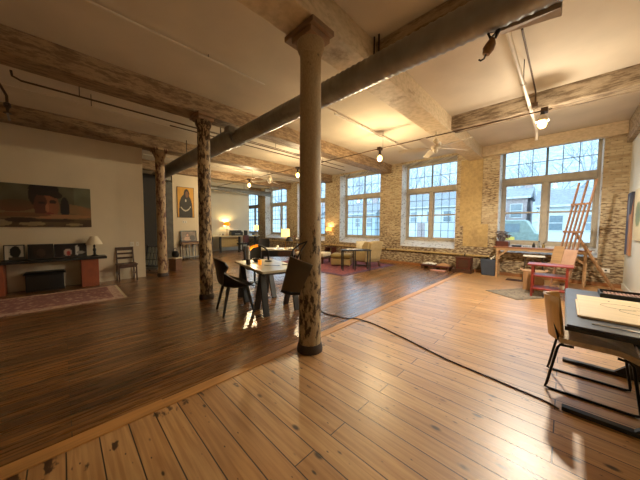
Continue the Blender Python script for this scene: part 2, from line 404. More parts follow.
# ------------------------------------------------------------------ the setting
H = 4.05
YW = 9.6                                                     # brick wall's inner face
PITCH = 3.255
BX = [-2.19-PITCH*i for i in range(5)]                       # beams and columns
fl = MB().box(-2.36, 1.3, -4, 10.25, -.12, 0); struct(fl.build('floor', m_floor))
fl = MB().box(-18.2, -2.36, -4, 10.25, -.12, 0); struct(fl.build('floor_west', m_floor_dark))
thr = MB().box(-2.425, -2.30, -4, 0.55, 0, .012).box(-2.415, -2.295, .55, YW, 0, .010)
struct(thr.build('trim_1', wood('threshold_wood', (196,142,80), .4, 'y', .25), bevel=.004))
struct(MB().box(-18.2, 1.3, -4.1, 10.25, H, H+.15).build('ceiling', m_ceil))

OPEN = [(-1.54, .63), (-4.78, -2.75), (-8.0, -5.74), (-11.2, -8.98), (-14.5, -12.2), (-17.7, -15.4)]
SILL, HEAD = .96, 3.97
w = MB(); edges = [1.3]
for a, b in OPEN: edges += [b, a]
edges.append(-18.2)
for i in range(0, len(edges), 2): w.box(edges[i+1], edges[i], YW, YW+.65, 0, H)
for a, b in OPEN:
    w.box(a, b, YW, YW+.65, 0, .74); w.box(a, b, YW, YW+.65, HEAD, H)
struct(w.build('wall_north', m_brick))
struct(MB().box(1.07, 1.3, -4, YW, 0, H).build('wall_east', m_white2))
struct(MB().box(-18.2, 1.3, -4.15, -4, 0, H).build('wall_south', m_white))
struct(MB().box(-18.35, -18.2, -4, 10.25, 0, H).build('wall_west', m_white2))
struct(MB().box(-8.95, -8.77, -4, 1.68, 0, 3.72).build('wall_left', m_white))
struct(MB().box(-12.2, -12.05, 3.35, 4.47, 0, H).build('wall_portrait', m_white))
struct(MB().box(-14.95, -14.8, 3.4, 8.55, 0, H).build('wall_lamp', m_white2))
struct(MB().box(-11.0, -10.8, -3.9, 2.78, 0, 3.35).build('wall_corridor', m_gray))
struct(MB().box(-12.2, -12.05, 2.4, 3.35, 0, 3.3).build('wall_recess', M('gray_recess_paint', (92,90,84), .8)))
# plaster over part of the brick pier between two windows
struct(MB().box(-2.62, -1.98, YW-.02, YW, 1.55, 3.74).box(-2.5, -1.78, YW-.018, YW, .85, 1.6).build('trim_2', m_ochre))
struct(MB().box(-18, 1.07, YW-.012, YW, 0, .10).build('baseboard_north', wood('baseboard_wood', (150,98,52), .5, 'x', .3)))
struct(MB().box(1.05, 1.07, -4, YW-.02, 0, .14).build('baseboard_east', m_white2))
struct(MB().box(-8.77, -8.755, -4, 1.68, 0, .12).build('baseboard_left', m_white))

# beams
for i, bx in enumerate(BX):
    o = MB().box(bx-.21, bx+.21, -4, YW, 3.70, H).build('ceiling_beam', m_beam_light if i == 0 else m_beam_dark, bevel=.012)
    struct(o)
struct(MB().box(.98, 1.07, -4, YW, 3.55, H).build('ceiling_beam', m_beam_joist, bevel=.01))
for y0, y1, zz in ((6.35, 6.68, 3.74), (3.12, 3.42, 3.74), (-.1, .2, 3.74)):
    struct(MB().box(-1.98, .98, y0, y1, zz, H).build('ceiling_joist', m_beam_joist, bevel=.012))
struct(MB().box(-1.98, .98, 9.42, YW, 3.74, H).build('trim_3', m_beam_light, bevel=.008))

# windows
for k, (a, b) in enumerate(OPEN):
    t = bpy.data.objects.new('window_%d' % (k+1), None); COL.objects.link(t); t['kind'] = 'structure'
    y0, y1 = 10.05, 10.14; c = (a+b)/2 if k else -.46
    f = MB()
    f.box(a, a+.085, y0, y1, SILL, HEAD).box(b-.085, b, y0, y1, SILL, HEAD)
    f.box(a+.085, b-.085, y0, y1, SILL, SILL+.09).box(a+.085, b-.085, y0, y1, HEAD-.09, HEAD)
    f.box(a+.085, b-.085, y0-.03, y1, 2.85, 3.05)
    f.box(c-.06, c+.06, y0-.02, y1, SILL+.09, 2.85)
    f.build('window_frame', m_frame, t, bevel=.008)
    for x0, x1 in ((a+.085, c-.06), (c+.06, b-.085)):
        for z0, z1, yy in ((SILL+.09, 1.98, 10.085), (1.93, 2.85, 10.11)):
            s = MB(); q = .045
            s.box(x0, x0+q, yy-.015, yy+.015, z0, z1).box(x1-q, x1, yy-.015, yy+.015, z0, z1).box(x0+q, x1-q, yy-.015, yy+.015, z0, z0+q).box(x0+q, x1-q, yy-.015, yy+.015, z1-q, z1)
            so = s.build('sash', m_frame, t, bevel=.004)
            MB().box(x0+q, x1-q, yy-.003, yy+.003, z0+q, z1-q).build('pane', m_glass, so)
            if k != 0:
                g = MB(); ww = x1-x0-2*q
                for j in (1, 2): g.box(x0+q+ww*j/3-.008, x0+q+ww*j/3+.008, yy+.004, yy+.02, z0+q, z1-q)
                for j in (1, 2): g.box(x0+q, x1-q, yy+.005, yy+.018, z0+(z1-z0)*j/3-.008, z0+(z1-z0)*j/3+.008)
                g.build('muntin', m_muntin, so)
    xs0, xs1 = a+.085, b-.085
    MB().box(xs0, xs1, 10.097, 10.103, 3.05, HEAD-.09).build('pane', m_glass, t)
    g = MB(); ww = (xs1-xs0)/2
    g.box(c-.028, c+.028, 10.08, 10.12, 3.05, HEAD-.09)
    for x0, x1 in ((xs0, c), (c, xs1)):
        for j in (1, 2): g.box(x0+(x1-x0)*j/3-.009, x0+(x1-x0)*j/3+.009, 10.105, 10.122, 3.05, HEAD-.09)
    g.box(xs0, xs1, 10.106, 10.120, 3.46, 3.478)
    g.build('muntin', m_muntin, t)
    # white painted reveals, head and sloping sill
    MB().box(a, a+.012, YW-.004, 10.05, .74, HEAD).build('reveal', m_whitebrick, t)
    MB().box(b-.012, b, YW-.004, 10.05, .74, HEAD).build('reveal', m_whitebrick, t)
    MB().prism([(a+.012, YW-.03, .72), (a+.012, YW-.03, .74), (a+.012, 10.05, .96), (a+.012, 10.05, .72)], (b-a-.024, 0, 0)).build('sill', m_whitebrick, t)

# ------------------------------------------------------------------ columns
def column(x, mat, label, r0, r1, square):
    t = thing('column', label, 'column', (x, 2.06, 0))
    MB().lathe([(r0, .10), (r0*.99, .5), (r0*.96, 1.4), (r1*1.03, 2.6), (r1, 3.42), (r1*1.0, 3.46)], n=28).build('shaft', mat, t, smooth=True)
    MB().lathe([(r0*1.14, 0), (r0*1.16, .03), (r0*1.10, .07), (r0*1.02, .10)], n=28).build('base_ring', m_iron, t, smooth=True)
    MB().lathe([(r1*1.02, 3.44), (r1*1.25, 3.50), (r1*1.3, 3.54), (r1*1.3, 3.58)], n=24).build('capital', mat, t, smooth=True)
    MB().box(-.27, .21, -.17, .17, 3.64, 3.70).box(-.16, .16, -.15, .15, 3.58, 3.64).build('cap_plate', M('brown_cap', (140,108,76), .6) if square else mat, t, bevel=.008)
    return t
column(BX[0]+.02, m_col1, 'nearest column, cream paint worn dark lower down, standing at the floor threshold', .135, .12, True)
column(BX[1]+.15, m_col2, 'brown mottled peeling column behind the dining chair, second of the row', .128, .118, True)
column(BX[2]+.17, m_col3, 'column with reddish stains beside the end of the white wall', .125, .118, False)

# ------------------------------------------------------------------ overhead services
t = thing('ceiling_duct', 'long round spiral metal air duct running across the room under the ceiling beams', 'duct', (0, 2.66, 3.36))
def spiral(x0, x1, r, zc, name):
    m = MB(); n = 32; L = x0-x1; k = int(L/.028)
    prof = []
    for i in range(k+1):
        x = x0-L*i/k; rr = r+(.008 if i % 3 == 0 else 0)
        prof.append((x, rr))
    rings = []
    for x, rr in prof:
        rings.append([m.bm.verts.new((x, rr*math.cos(2*PI*j/n), zc+rr*math.sin(2*PI*j/n))) for j in range(n)])
    for a, b in zip(rings, rings[1:]):
        for j in range(n): m.bm.faces.new((a[j], b[j], b[(j+1)%n], a[(j+1)%n]))
    m.bm.faces.new(rings[0]); m.bm.faces.new(rings[-1][::-1])
    return m.build(name, m_duct, t, smooth=True)
spiral(1.0, -5.1, .145, 0, 'duct_pipe'); spiral(-5.1, -11.4, .185, .045, 'duct_pipe')
MB().cyl((-5.02,0,.02), (-5.2,0,.03), .19, .2, 28).build('duct_collar', m_duct, t, smooth=True)
for x, y, z in ((-1.94, .36, .2), (-1.87, .36, .2), (-5.9, .03, .2), (-8.2, .03, .2)):
    MB().cyl((x, y, z), (x, y, H-3.37), .012, n=8).build('hanger_rod', m_iron, t)
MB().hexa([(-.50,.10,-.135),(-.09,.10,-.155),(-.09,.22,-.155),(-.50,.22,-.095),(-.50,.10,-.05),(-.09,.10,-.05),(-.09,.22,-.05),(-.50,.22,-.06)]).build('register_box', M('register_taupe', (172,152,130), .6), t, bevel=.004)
MB().box(-5.08, -4.88, -.27, -.14, .02, .15).build('damper_box', m_galv, t, bevel=.006)

t = thing('ceiling_duct', 'far grey round duct running along the end wall toward the windows', 'duct', (-13.5, 0, 3.5))
MB().cyl((0,3.0,0), (0,9.25,0), .14, n=24).build('duct_pipe', m_galv, t, smooth=True)
MB().cyl((0,9.2,0), (0,9.28,0), .155, n=24).build('duct_collar', m_galv, t, smooth=True)
for y in (4.5, 7.5): MB().cyl((0,y,.13), (0,y,.55), .008, n=6).build('hanger_rod', m_iron, t)

# long conduit the bulbs hang from
t = thing('ceiling_conduit', 'thin brown conduit crossing below the beams, carrying the hanging bulbs', 'conduit', (0, 6.1, 3.6))
MB().tube([(-14.6,-.25,0), (-8,-.1,0), (-2,0,0), (-.25,.02,0)], .014, 8).build('conduit_pipe', m_piped, t, smooth=True)
for x in (-.35, -3.66, -7.0, -10.3): MB().box(x-.05, x+.05, -.06+x*.014, .06+x*.014, -.05, .03).build('junction_box', m_piped, t, bevel=.006)
for x in (-3.6, -6.95, -10.2): MB().cyl((x, .0, .02), (x, .0, H-3.6), .004, n=6).build('hanger_rod', m_iron, t)

def pend(x, y, label, energy, flood=False):
    t = thing('ceiling_light', label, 'ceiling light', (x, y, 3.32))
    MB().cyl((0,0,.10), (0,0,.23), .035, .03, 14).build('socket', m_black, t, smooth=True)
    MB().lathe([(.014,.10), (.035,.085), (.06,.05), (.068,.015), (.056,-.03), (.028,-.055), (.002,-.062)], n=16).build('bulb', m_bulb, t, smooth=True)
    if flood:
        MB().shell([(.10,.06), (.075,.12), (.04,.17)], .006).build('reflector', m_pipew, t, smooth=True)
    if flood:
        o = point('ceiling_light_glow', (x, y, 3.32-.13), energy, (1, .89, .72), .07)
        o.data.type = 'SPOT'; o.data.spot_size = math.radians(172); o.data.spot_blend = .35
        point('ceiling_light_glow', (x, y, 3.32-.13), 80, (1, .88, .7), .07)
    else:
        point('ceiling_light_glow', (x, y, 3.32-.13), energy, (1, .78, .46), .07)
    return t
pend(-.37, 6.02, 'brightest bare flood bulb, hanging by the tall window with the easel', 430, True)
pend(-3.66, 6.05, 'bare glowing bulb hanging just beyond the white ceiling fan', 180)
pend(-6.98, 6.0, 'bare glowing bulb hanging just beside the nearest column', 140)
pend(-10.25, 5.95, 'small far glowing bulb hanging near the grey duct', 170)

t = thing('ceiling_pipe', 'white pipe running lengthwise below the ceiling from the duct to the easel window', 'pipe', (-.55, 0, 3.68))
MB().tube([(0,2.95,0), (0,7.4,0), (0,7.55,-.02), (0,7.6,-.12), (0,7.6,-.2)], .024, 10).build('pipe_run', m_pipew, t, smooth=True)
for y in (5.0, 6.3): MB().cyl((0,y-.03,0), (0,y+.03,0), .034, n=12).build('coupling', m_pipew, t, smooth=True)
MB().cyl((0,5.0,0), (0,5.0,.37), .007, n=6).build('hanger_rod', m_iron, t)
t = thing('ceiling_pipe', 'thin brown conduit fixed to the ceiling beside the white pipe', 'pipe', (-.5, 0, 4.03))
MB().tube([(0,4.2,0), (0,5.95,0), (0,6.2,0), (0,6.3,-.05), (0,6.3,-.2)], .012, 8).build('pipe_run', m_piped, t, smooth=True)
MB().box(-.04,.04,6.25,6.33,-.27,-.2).build('junction_box', m_piped, t)

def ypipe(x, z, y0, y1, r, mat, label):
    t = thing('ceiling_pipe', label, 'pipe', (x, 0, z))
    MB().tube([(0,y0,0), (0,y1,0)], r, 8).build('pipe_run', mat, t, smooth=True)
    n = 2
    for i in range(n):
        y = y0+(y1-y0)*(i+.6)/(n+.2)
        MB().cyl((0,y,0), (0,y,H-z), .006, n=6).build('hanger_rod', m_iron, t)
ypipe(-3.92, 4.0, -1, 2.6, .012, m_pipew, 'thin pale pipe against the ceiling before the duct crosses it')
ypipe(-3.75, 3.98, 4.3, 8.1, .02, m_pipew, 'white pipe on the ceiling above the bulb beyond the fan')
ypipe(-6.9, 3.9, 1.9, 8.6, .015, m_piped, 'brown pipe along the ceiling above the dining table')
ypipe(-6.45, 3.88, 3.4, 8.0, .012, m_piped, 'thinner brown pipe along the ceiling above the dining table')
ypipe(-10.3, 3.9, 2.0, 8.8, .02, m_pipew, 'far white ceiling pipe beyond the second column')
t = thing('ceiling_pipe', 'brown pipe over the white wall bent up at its near end', 'pipe', (-6.2, 0, 3.75))
MB().tube([(-.0,-.46,.12), (0,-.45,.04), (0,-.36,0), (0,1.9,0), (0,5.5,0)], .016, 8).build('pipe_run', m_piped, t, smooth=True)
for y in (.3, 3.0): MB().cyl((0,y,0), (0,y,.3), .006, n=6).build('hanger_rod', m_iron, t)
ypipe(-6.75, 3.82, -1.2, 5, .009, m_pipew, 'thin pale wire pipe beside the bent brown pipe')
t = thing('ceiling_sprinkler', 'dark sprinkler drop hanging from the ceiling at the far left edge', 'sprinkler', (-6.62, -.55, 3.4))
MB().tube([(-.05,-.12,.65), (-.03,-.08,.4), (0,0,.2), (0,0,.1)], .018, 8).build('drop_pipe', m_piped, t, smooth=True)
MB().lathe([(.015,.1), (.04,.08), (.045,.03), (.02,.0), (.015,-.06), (.05,-.07), (.05,-.08)], n=14).build('valve_body', m_iron, t, smooth=True)
MB().cyl((-.1,0,.05), (.1,0,.05), .012, n=8).build('cross_bar', m_iron, t)
MB().tube([(.02,0,-.08), (.03,.01,-.16), (.05,.02,-.2)], .014, 8).build('deflector', m_galv, t, smooth=True)

# hanging toy on the duct
t = thing('hanging_clamp', 'dark hanging clamp with tan body and curled hook below the duct', 'clamp', (-.53, 2.72, 3.22))
MB().bar((-.04,0,.02), (.05,0,.0), .02, .02).bar((.05,0,0), (.02,0,-.06), .018, .018).bar((-.04,0,.02), (-.01,0,-.06), .018, .018).bar((.03,0,-.01), (-.02,0,-.05), .014, .014).build('clamp_arm', m_black, t)
MB().tube([(0,0,-.05), (-.01,0,-.09), (-.03,0,-.13), (-.045,0,-.17)], [.02,.04,.046,.03], 10).build('body', M('tan_toy_wood', (150,108,60), .6, var=.5, vs=20), t, smooth=True)
MB().tube([(-.045,0,-.165), (-.06,0,-.2), (-.085,0,-.205), (-.10,0,-.19)], .008, 8).build('hook', m_black, t, smooth=True)

def fan(x, y, z, n, rot, label):
    t = thing('ceiling_fan', label, 'ceiling fan', (x, y, z), rot)
    MB().cyl((0,0,.1), (0,0,H-z-.33), .014, n=10).build('down_rod', m_fan, t, smooth=True)
    MB().lathe([(.02,.16), (.055,.13), (.06,.1)], n=18).build('canopy', m_fan, t, smooth=True)
    MB().lathe([(.05,-.10), (.09,-.07), (.115,-.02), (.115,.05), (.06,.09), (.03,.11)], n=24).build('motor_housing', m_fan, t, smooth=True)
    MB().lathe([(.012,-.18), (.04,-.16), (.055,-.12), (.05,-.10)], n=18).build('switch_cup', m_fan, t, smooth=True)
    for k in range(n):
        a = 2*PI*k/n; R = Matrix.Rotation(a, 4, 'Z')
        m = MB().bar((.09,0,-.05), (.24,0,-.055), .03, .012)
        m.sheet(6, 2, lambda u, v: Vector((.2+.62*u, (v-.5)*(.12+.04*math.sin(PI*min(1,u*1.2+.15))), -.055+(v-.5)*.03)), .008)
        bmesh.ops.transform(m.bm, matrix=R, verts=m.bm.verts)
        m.build('blade', m_fan, t)
    return t
fan(-2.22, 6.1, 3.38, 5, -.3, 'white ceiling fan hanging under the pale beam before the middle window')
fan(-8.8, 6.05, 3.42, 4, .5, 'far small white ceiling fan near the grey duct')

# ------------------------------------------------------------------ left wall group
def p_sleeper(u, v):
    n = mnoise.noise(Vector((u*7, v*4, 1)))*16
    c = (92+n, 86+n, 62+n) if v > .55 else (120+n, 96+n, 62+n)
    if u > .8 and v > .5: c = (104+n, 104+n, 78+n)
    if ell(u, v, .2, .5, .2, .14, .15): c = (96+n, 66, 40)
    if ell(u, v, .86, .42, .22, .11, -.55): c = (140+n, 104, 66)
    if ell(u, v, .48, .76, .15, .34): c = (36, 22, 15)
    if ell(u, v, .525, .53, .115, .34): c = (140+n, 86, 56)
    if ell(u, v, .45, .50, .07, .30): c = (84+n*.6, 46, 30)
    if ell(u, v, .49, .91, .155, .16): c = (30, 18, 12)
    if ell(u, v, .60, .80, .07, .10, .5): c = (40, 24, 16)
    if ell(u, v, .575, .60, .036, .03): c = (44, 26, 20)
    if ell(u, v, .46, .58, .036, .03): c = (40, 22, 18)
    if ell(u, v, .575, .64, .045, .012): c = (34, 20, 16)
    if ell(u, v, .515, .46, .02, .11): c = (166, 106, 70)
    if ell(u, v, .53, .33, .045, .022): c = (126, 56, 44)
    if ell(u, v, .70, .46, .05, .28): c = (34, 26, 26)
    if ell(u, v, .62, .26, .38, .055): c = (158+n, 114, 74)
    if ell(u, v, .25, .29, .30, .05): c = (112+n, 76, 46)
    if v < .2: c = (88+n*2, 68+n*2, 42+n)
    if ell(u, v, .08, .1, .09, .07) or ell(u, v, .36, .08, .13, .05) or ell(u, v, .8, .06, .1, .03): c = (146+n, 128+n, 90)
    if ell(u, v, .26, .17, .16, .06) or ell(u, v, .6, .16, .2, .04): c = (58, 38, 24)
    return tuple(max(4, min(250, x)) for x in c)
t = thing('painting', 'large wide unframed painting of a dark-haired face resting on folded arms', 'painting', (-8.725, -.24, 1.45), PI/2)
canvas(t, 'canvas', 1.56, .965, .04, p_sleeper, 110, 60, m_art)

t = thing('mantel_shelf', 'low fireplace mantel with black shelf and terracotta piers along the white wall', 'mantel', (-8.77, 0, 0))
MB().box(0, .47, -1.9, .78, .66, .72).build('shelf_board', m_black, t, bevel=.006)
for y in (.3, -1.2):
    MB().box(0, .42, y, y+.32, 0, .66).build('pier', m_brickred, t, bevel=.006)
MB().box(0, .03, -.88, .3, .02, .66).build('back_panel', m_white, t)
t = thing('firebox', 'dark box-shaped fireplace insert with flared lid under the mantel shelf', 'fireplace', (-8.66, -.30, 0))
MB().box(-.06, .22, -.3, .3, 0, .38).build('box', m_blackmat, t, bevel=.01)
MB().hexa([(-.06,-.34,.38),(.25,-.34,.38),(.25,.34,.38),(-.06,.34,.38),(-.06,-.3,.43),(.2,-.3,.43),(.2,.3,.43),(-.06,.3,.43)]).build('lid', m_black, t, bevel=.006)
MB().box(.22, .23, -.28, .28, .06, .34).build('door', m_black, t, bevel=.004)

def p1(u, v):
    c = (186,180,168)
    if ell(u, v, .55, .55, .3, .42): c = (22,18,18)
    if v < .2: c = (60,54,50)
    if u < .18: c = (206,200,188)
    return c
def p3(u, v):
    c = (30,20,20)
    if ell(u, v, .4, .35, .13, .3): c = (204,180,166)
    if ell(u, v, .42, .28, .07, .2): c = (186,60,54)
    if ell(u, v, .7, .5, .07, .42): c = (230,226,216)
    if ell(u, v, .82, .3, .14, .12): c = (160,154,144)
    return c
def p4(u, v):
    return (36,26,24) if not ell(u, v, .5, .4, .2, .3) else (66,50,42)
for y, wd, hh, fn, lab in ((-.68, .30, .34, p1, 'framed print with a black figure on pale ground, at the open end of the shelf'),
                       (-.29, .40, .34, p4, 'very dark brown framed print in the middle of the mantel shelf'),
                       (.20, .56, .33, p3, 'wide dark framed print with white and red dancing figures, beside the table lamp')):
    t = thing('framed_print', lab, 'picture', (-8.56, y-.06, .722), PI/2)
    t.rotation_euler = (-.14, 0, PI/2)
    m = MB().box(-wd/2,wd/2,0,.022,0,.018).box(-wd/2,wd/2,0,.022,hh-.018,hh).box(-wd/2,-wd/2+.018,0,.022,.018,hh-.018).box(wd/2-.018,wd/2,0,.022,.018,hh-.018)
    m.build('frame', m_black, t)
    c = canvas(t, 'print', wd-.036, hh-.036, .012, fn, 24, 20, m_print); c.location = (0, .006, .018)

t = thing('table_lamp', 'unlit table lamp with white cone shade and black turned base on the mantel end', 'lamp', (-8.48, .56, .722))
MB().lathe([(.075,0), (.08,.015), (.05,.03), (.022,.05), (.03,.08), (.02,.11), (.035,.15), (.026,.19), (.016,.22), (.026,.25), (.014,.29), (.01,.34)], n=18).build('base', m_black, t, smooth=True)
MB().shell([(.165,.30), (.12,.40), (.065,.50)], .004).build('lamp_shade', M('white_shade_cloth', (226,214,186), .8, var=.05), t, smooth=True)

def side_chair(name, label, loc, rz):
    t = thing(name, label, 'chair', loc, rz)
    for sx in (-1, 1):
        MB().bar((sx*.19,-.18,0), (sx*.185,-.17,.44), .034, .034).build('leg', m_walnut, t, bevel=.004)
        MB().bar((sx*.19,.2,0), (sx*.185,.18,.44), .034, .034).bar((sx*.185,.18,.44), (sx*.18,.27,.88), .034, .03).build('leg', m_walnut, t, bevel=.004)
        MB().bar((sx*.187,-.17,.2), (sx*.187,.19,.2), .02, .02).build('stretcher', m_walnut, t)
    MB().box(-.22,.22,-.22,.20,.435,.465).build('seat', m_walnut, t, bevel=.008)
    MB().box(-.17,.17,-.19,-.165,.37,.435).build('apron', m_walnut, t)
    for z in (.60, .72): MB().bar((-.18,.2+(z-.44)*.2,z), (.18,.2+(z-.44)*.2,z), .02, .05).build('slat', m_walnut, t, bevel=.004)
    MB().bar((-.2,.262,.85), (.2,.262,.85), .026, .09).build('top_rail', m_walnut, t, bevel=.006)
    return t
side_chair('side_chair', 'small brown wooden ladder-back chair alone against the white wall', (-8.5, 1.2, 0), PI/2)
for i, y in enumerate((1.37, 1.5)):
    t = thing('wall_switch', ('double' if i == 0 else 'single')+' white light switch plate on the white wall above the small chair', 'light switch', (-8.765, y, .97), PI/2)
    wd = .075 if i == 0 else .04
    MB().box(-wd/2-.01, wd/2+.01, -.008, 0, -.06, .06).build('plate', m_paper, t, bevel=.003)
    for k in range(2 if i == 0 else 1): MB().box(-.008+(k-.5)*.04*(1-i), .008+(k-.5)*.04*(1-i), -.016, -.008, -.02, .02).build('rocker', m_cream, t)

def rug_mat(name, base, dots, border, sc=14):
    m, nt, b, N, L = mk(name)
    tc = N.new('ShaderNodeTexCoord')
    v = N.new('ShaderNodeTexVoronoi'); v.inputs['Scale'].default_value = sc; v.feature = 'F1'; v.distance = 'MANHATTAN'; L.new(tc.outputs['Object'], v.inputs['Vector'])
    r = N.new('ShaderNodeValToRGB'); r.color_ramp.interpolation = 'CONSTANT'
    r.color_ramp.elements[0].color = lin(dots)+(1,); r.color_ramp.elements[1].color = lin(base)+(1,); r.color_ramp.elements[1].position = .33
    e = r.color_ramp.elements.new(.62); e.color = lin(border)+(1,)
    L.new(v.outputs['Distance'], r.inputs['Fac'])
    n = N.new('ShaderNodeTexNoise'); n.inputs['Scale'].default_value = 220; L.new(tc.outputs['Object'], n.inputs['Vector'])
    L.new(r.outputs['Color'], b.inputs['Base Color']); b.inputs['Roughness'].default_value = .95
    bp = N.new('ShaderNodeBump'); bp.inputs['Strength'].default_value = .5; bp.inputs['Distance'].default_value = .005; L.new(n.outputs['Fac'], bp.inputs['Height']); L.new(bp.outputs[0], b.inputs['Normal'])
    return m
def rug(name, label, x0, x1, y0, y1, mat, mb, fringe, rz=0):
    t = thing(name, label, 'rug', ((x0+x1)/2, (y0+y1)/2, .0), rz); a, b = (x1-x0)/2, (y1-y0)/2; k = min(.16, a*.2)
    MB().box(-a+k,a-k,-b+k,b-k,0,.012).build('field', mat, t)
    MB().box(-a,a,-b,-b+k,0,.012).box(-a,a,b-k,b,0,.012).box(-a,-a+k,-b+k,b-k,0,.012).box(a-k,a,-b+k,b-k,0,.012).build('border', mb, t)
    if fringe:
        for y in (b, -b-.05):
            m = MB()
            for i in range(46):
                x = -a+2*a*i/45; m.box(x-.007,x+.007,y,y+.05,.001,.007)
            m.build('fringe', m_cream, t)
rug('rug', 'long faded pink patterned runner rug on the dark floor before the mantel', -8.0, -6.5, -2.2, .86, rug_mat('pink_rug', (166,124,110), (190,158,138), (140,96,88), 11), rug_mat('pink_rug_border', (176,138,122), (146,100,90), (190,160,138), 16), True)
rug('rug', 'purple red oriental rug under the armchair and ottoman', -8.6, -4.72, 5.85, 9.1, rug_mat('purple_rug', (104,46,58), (70,44,74), (128,66,66), 8), rug_mat('purple_rug_border', (64,40,62), (108,54,60), (92,66,84), 13), False)

# ------------------------------------------------------------------ corridor end
t = thing('folding_rack', 'dark slatted folding rack leaning beyond the end of the white wall', 'rack', (-9.45, 2.02, 0), .75)
for x in (-.24, .24):
    MB().bar((x,-.12,0), (x,.12,.86), .035, .03).bar((x,.16,0), (x,-.02,.5), .03, .03).build('side_rail', m_black, t)
for i in range(4): MB().bar((-.24,-.07+.06*i,.2+.2*i), (.24,-.07+.06*i,.2+.2*i), .02, .03).build('rung', m_black, t)
for i in range(4): MB().bar((-.17+i*.11,-.06,.24), (-.17+i*.11,.1,.8), .07, .008).build('slat', M('gray_green_slat', (150,154,140), .5), t)
MB().box(-.22,.22,-.16,.1,.10,.17).build('lower_shelf', m_galv, t)
t = thing('wicker_crate', 'square brown wicker crate on the floor behind the red-stained column', 'crate', (-9.3, 2.62, 0), .6)
MB().box(-.13,.13,-.14,.14,0,.40).build('body', m_rope, t, bevel=.015)
MB().box(-.14,.14,-.15,.15,.40,.43).build('lid', m_cream, t, bevel=.006)
t = thing('handbag', 'small black bag standing on the wicker crate', 'bag', (-9.32, 2.63, .43), .6)
MB().sheet(12, 8, lambda u, v: Vector((.12*math.cos(2*PI*u)*math.sin(PI*v)**.4, .07*math.sin(2*PI*u)*math.sin(PI*v)**.4, .11-.11*math.cos(PI*v)))).build('body', m_blackmat, t, smooth=True)
MB().tube([(-.07,0,.2), (-.06,0,.28), (0,0,.32), (.06,0,.28), (.07,0,.2)], .009, 8).build('handle', m_black, t, smooth=True)

# ------------------------------------------------------------------ portrait wall
def p_saint(u, v):
    n = mnoise.noise(Vector((u*6, v*6, 8)))*14
    c = (206+n, 150+n, 40)
    if ell(u, v, .5, .34, .40, .44) or (v < .3 and .1 < u < .9): c = (42+n*.5, 38+n*.5, 30)
    if ell(u, v, .56, .80, .17, .15): c = (30, 22, 16)
    if ell(u, v, .58, .77, .10, .11): c = (120, 78, 46)
    if .2 < u < .8 and abs(v-(.22+1.4*(u-.48)**2)) < .022: c = (200, 192, 170)
    if ell(u, v, .5, .56, .035, .045): c = (206, 196, 170)
    return c
t = thing('painting', 'tall portrait of a dark-robed man on a golden ground hung above the console table', 'painting', (-12.03, 3.86, 1.87), PI/2)
canvas(t, 'canvas', .66, 1.3, .03, p_saint, 40, 70, m_art)
MB().box(-.345,-.33,-.01,.02,-.015,1.315).box(.33,.345,-.01,.02,-.015,1.315).box(-.33,.33,-.01,.02,-.015,0).box(-.33,.33,-.01,.02,1.3,1.315).build('frame', m_walnut, t)
t = thing('wall_switch', 'small light switch plate beneath the golden portrait', 'light switch', (-12.045, 3.8, 1.66), PI/2)
MB().box(-.09,.09,-.01,0,-.05,.05).build('plate', m_paper, t, bevel=.003)
for x in (-.04, .04): MB().box(x-.012,x+.012,-.018,-.01,-.02,.02).build('rocker', m_gray, t)
t = thing('console_table', 'slender brown console table against the wall under the golden portrait', 'table', (-11.85, 3.98, 0), PI/2)
MB().box(-.44,.44,-.2,.19,.77,.80).build('table_top', m_mahog, t, bevel=.006)
MB().box(-.4,.4,-.16,.17,.69,.77).build('apron', m_pine, t)
for x in (-.38,-.13,.13,.38):
    for y in (-.14, .15): MB().lathe([(.014,0), (.02,.05), (.016,.12), (.022,.35), (.016,.5), (.026,.62), (.026,.69)], (x,y,0), 10).build('leg', m_galv if abs(x) < .2 else m_walnut, t, smooth=True)
MB().box(-.38,.38,-.14,.15,.11,.14).build('lower_shelf', m_galv, t)
def p_coup(u, v):
    n = mnoise.noise(Vector((u*5, v*5, 11)))*20
    c = (120+n, 96+n, 74+n)
    if ell(u, v, .42, .62, .13, .25): c = (84, 50, 34)
    if ell(u, v, .42, .6, .08, .15): c = (196, 144, 110)
    if ell(u, v, .42, .18, .26, .26): c = (190, 150, 120)
    if ell(u, v, .75, .3, .2, .3): c = (64, 52, 42)
    return c
t = thing('framed_photograph', 'dark-framed picture of a pale figure leaning on the console table', 'picture', (-11.92, 3.93, .802), PI/2)
t.rotation_euler = (-.16, 0, PI/2)
m = MB().box(-.33,.33,0,.03,0,.04).box(-.33,.33,0,.03,.44,.48).box(-.33,-.29,0,.03,.04,.44).box(.29,.33,0,.03,.04,.44)
m.build('frame', m_black, t); c = canvas(t, 'picture', .58, .4, .01, p_coup, 26, 18, m_print); c.location = (0,.01,.04)

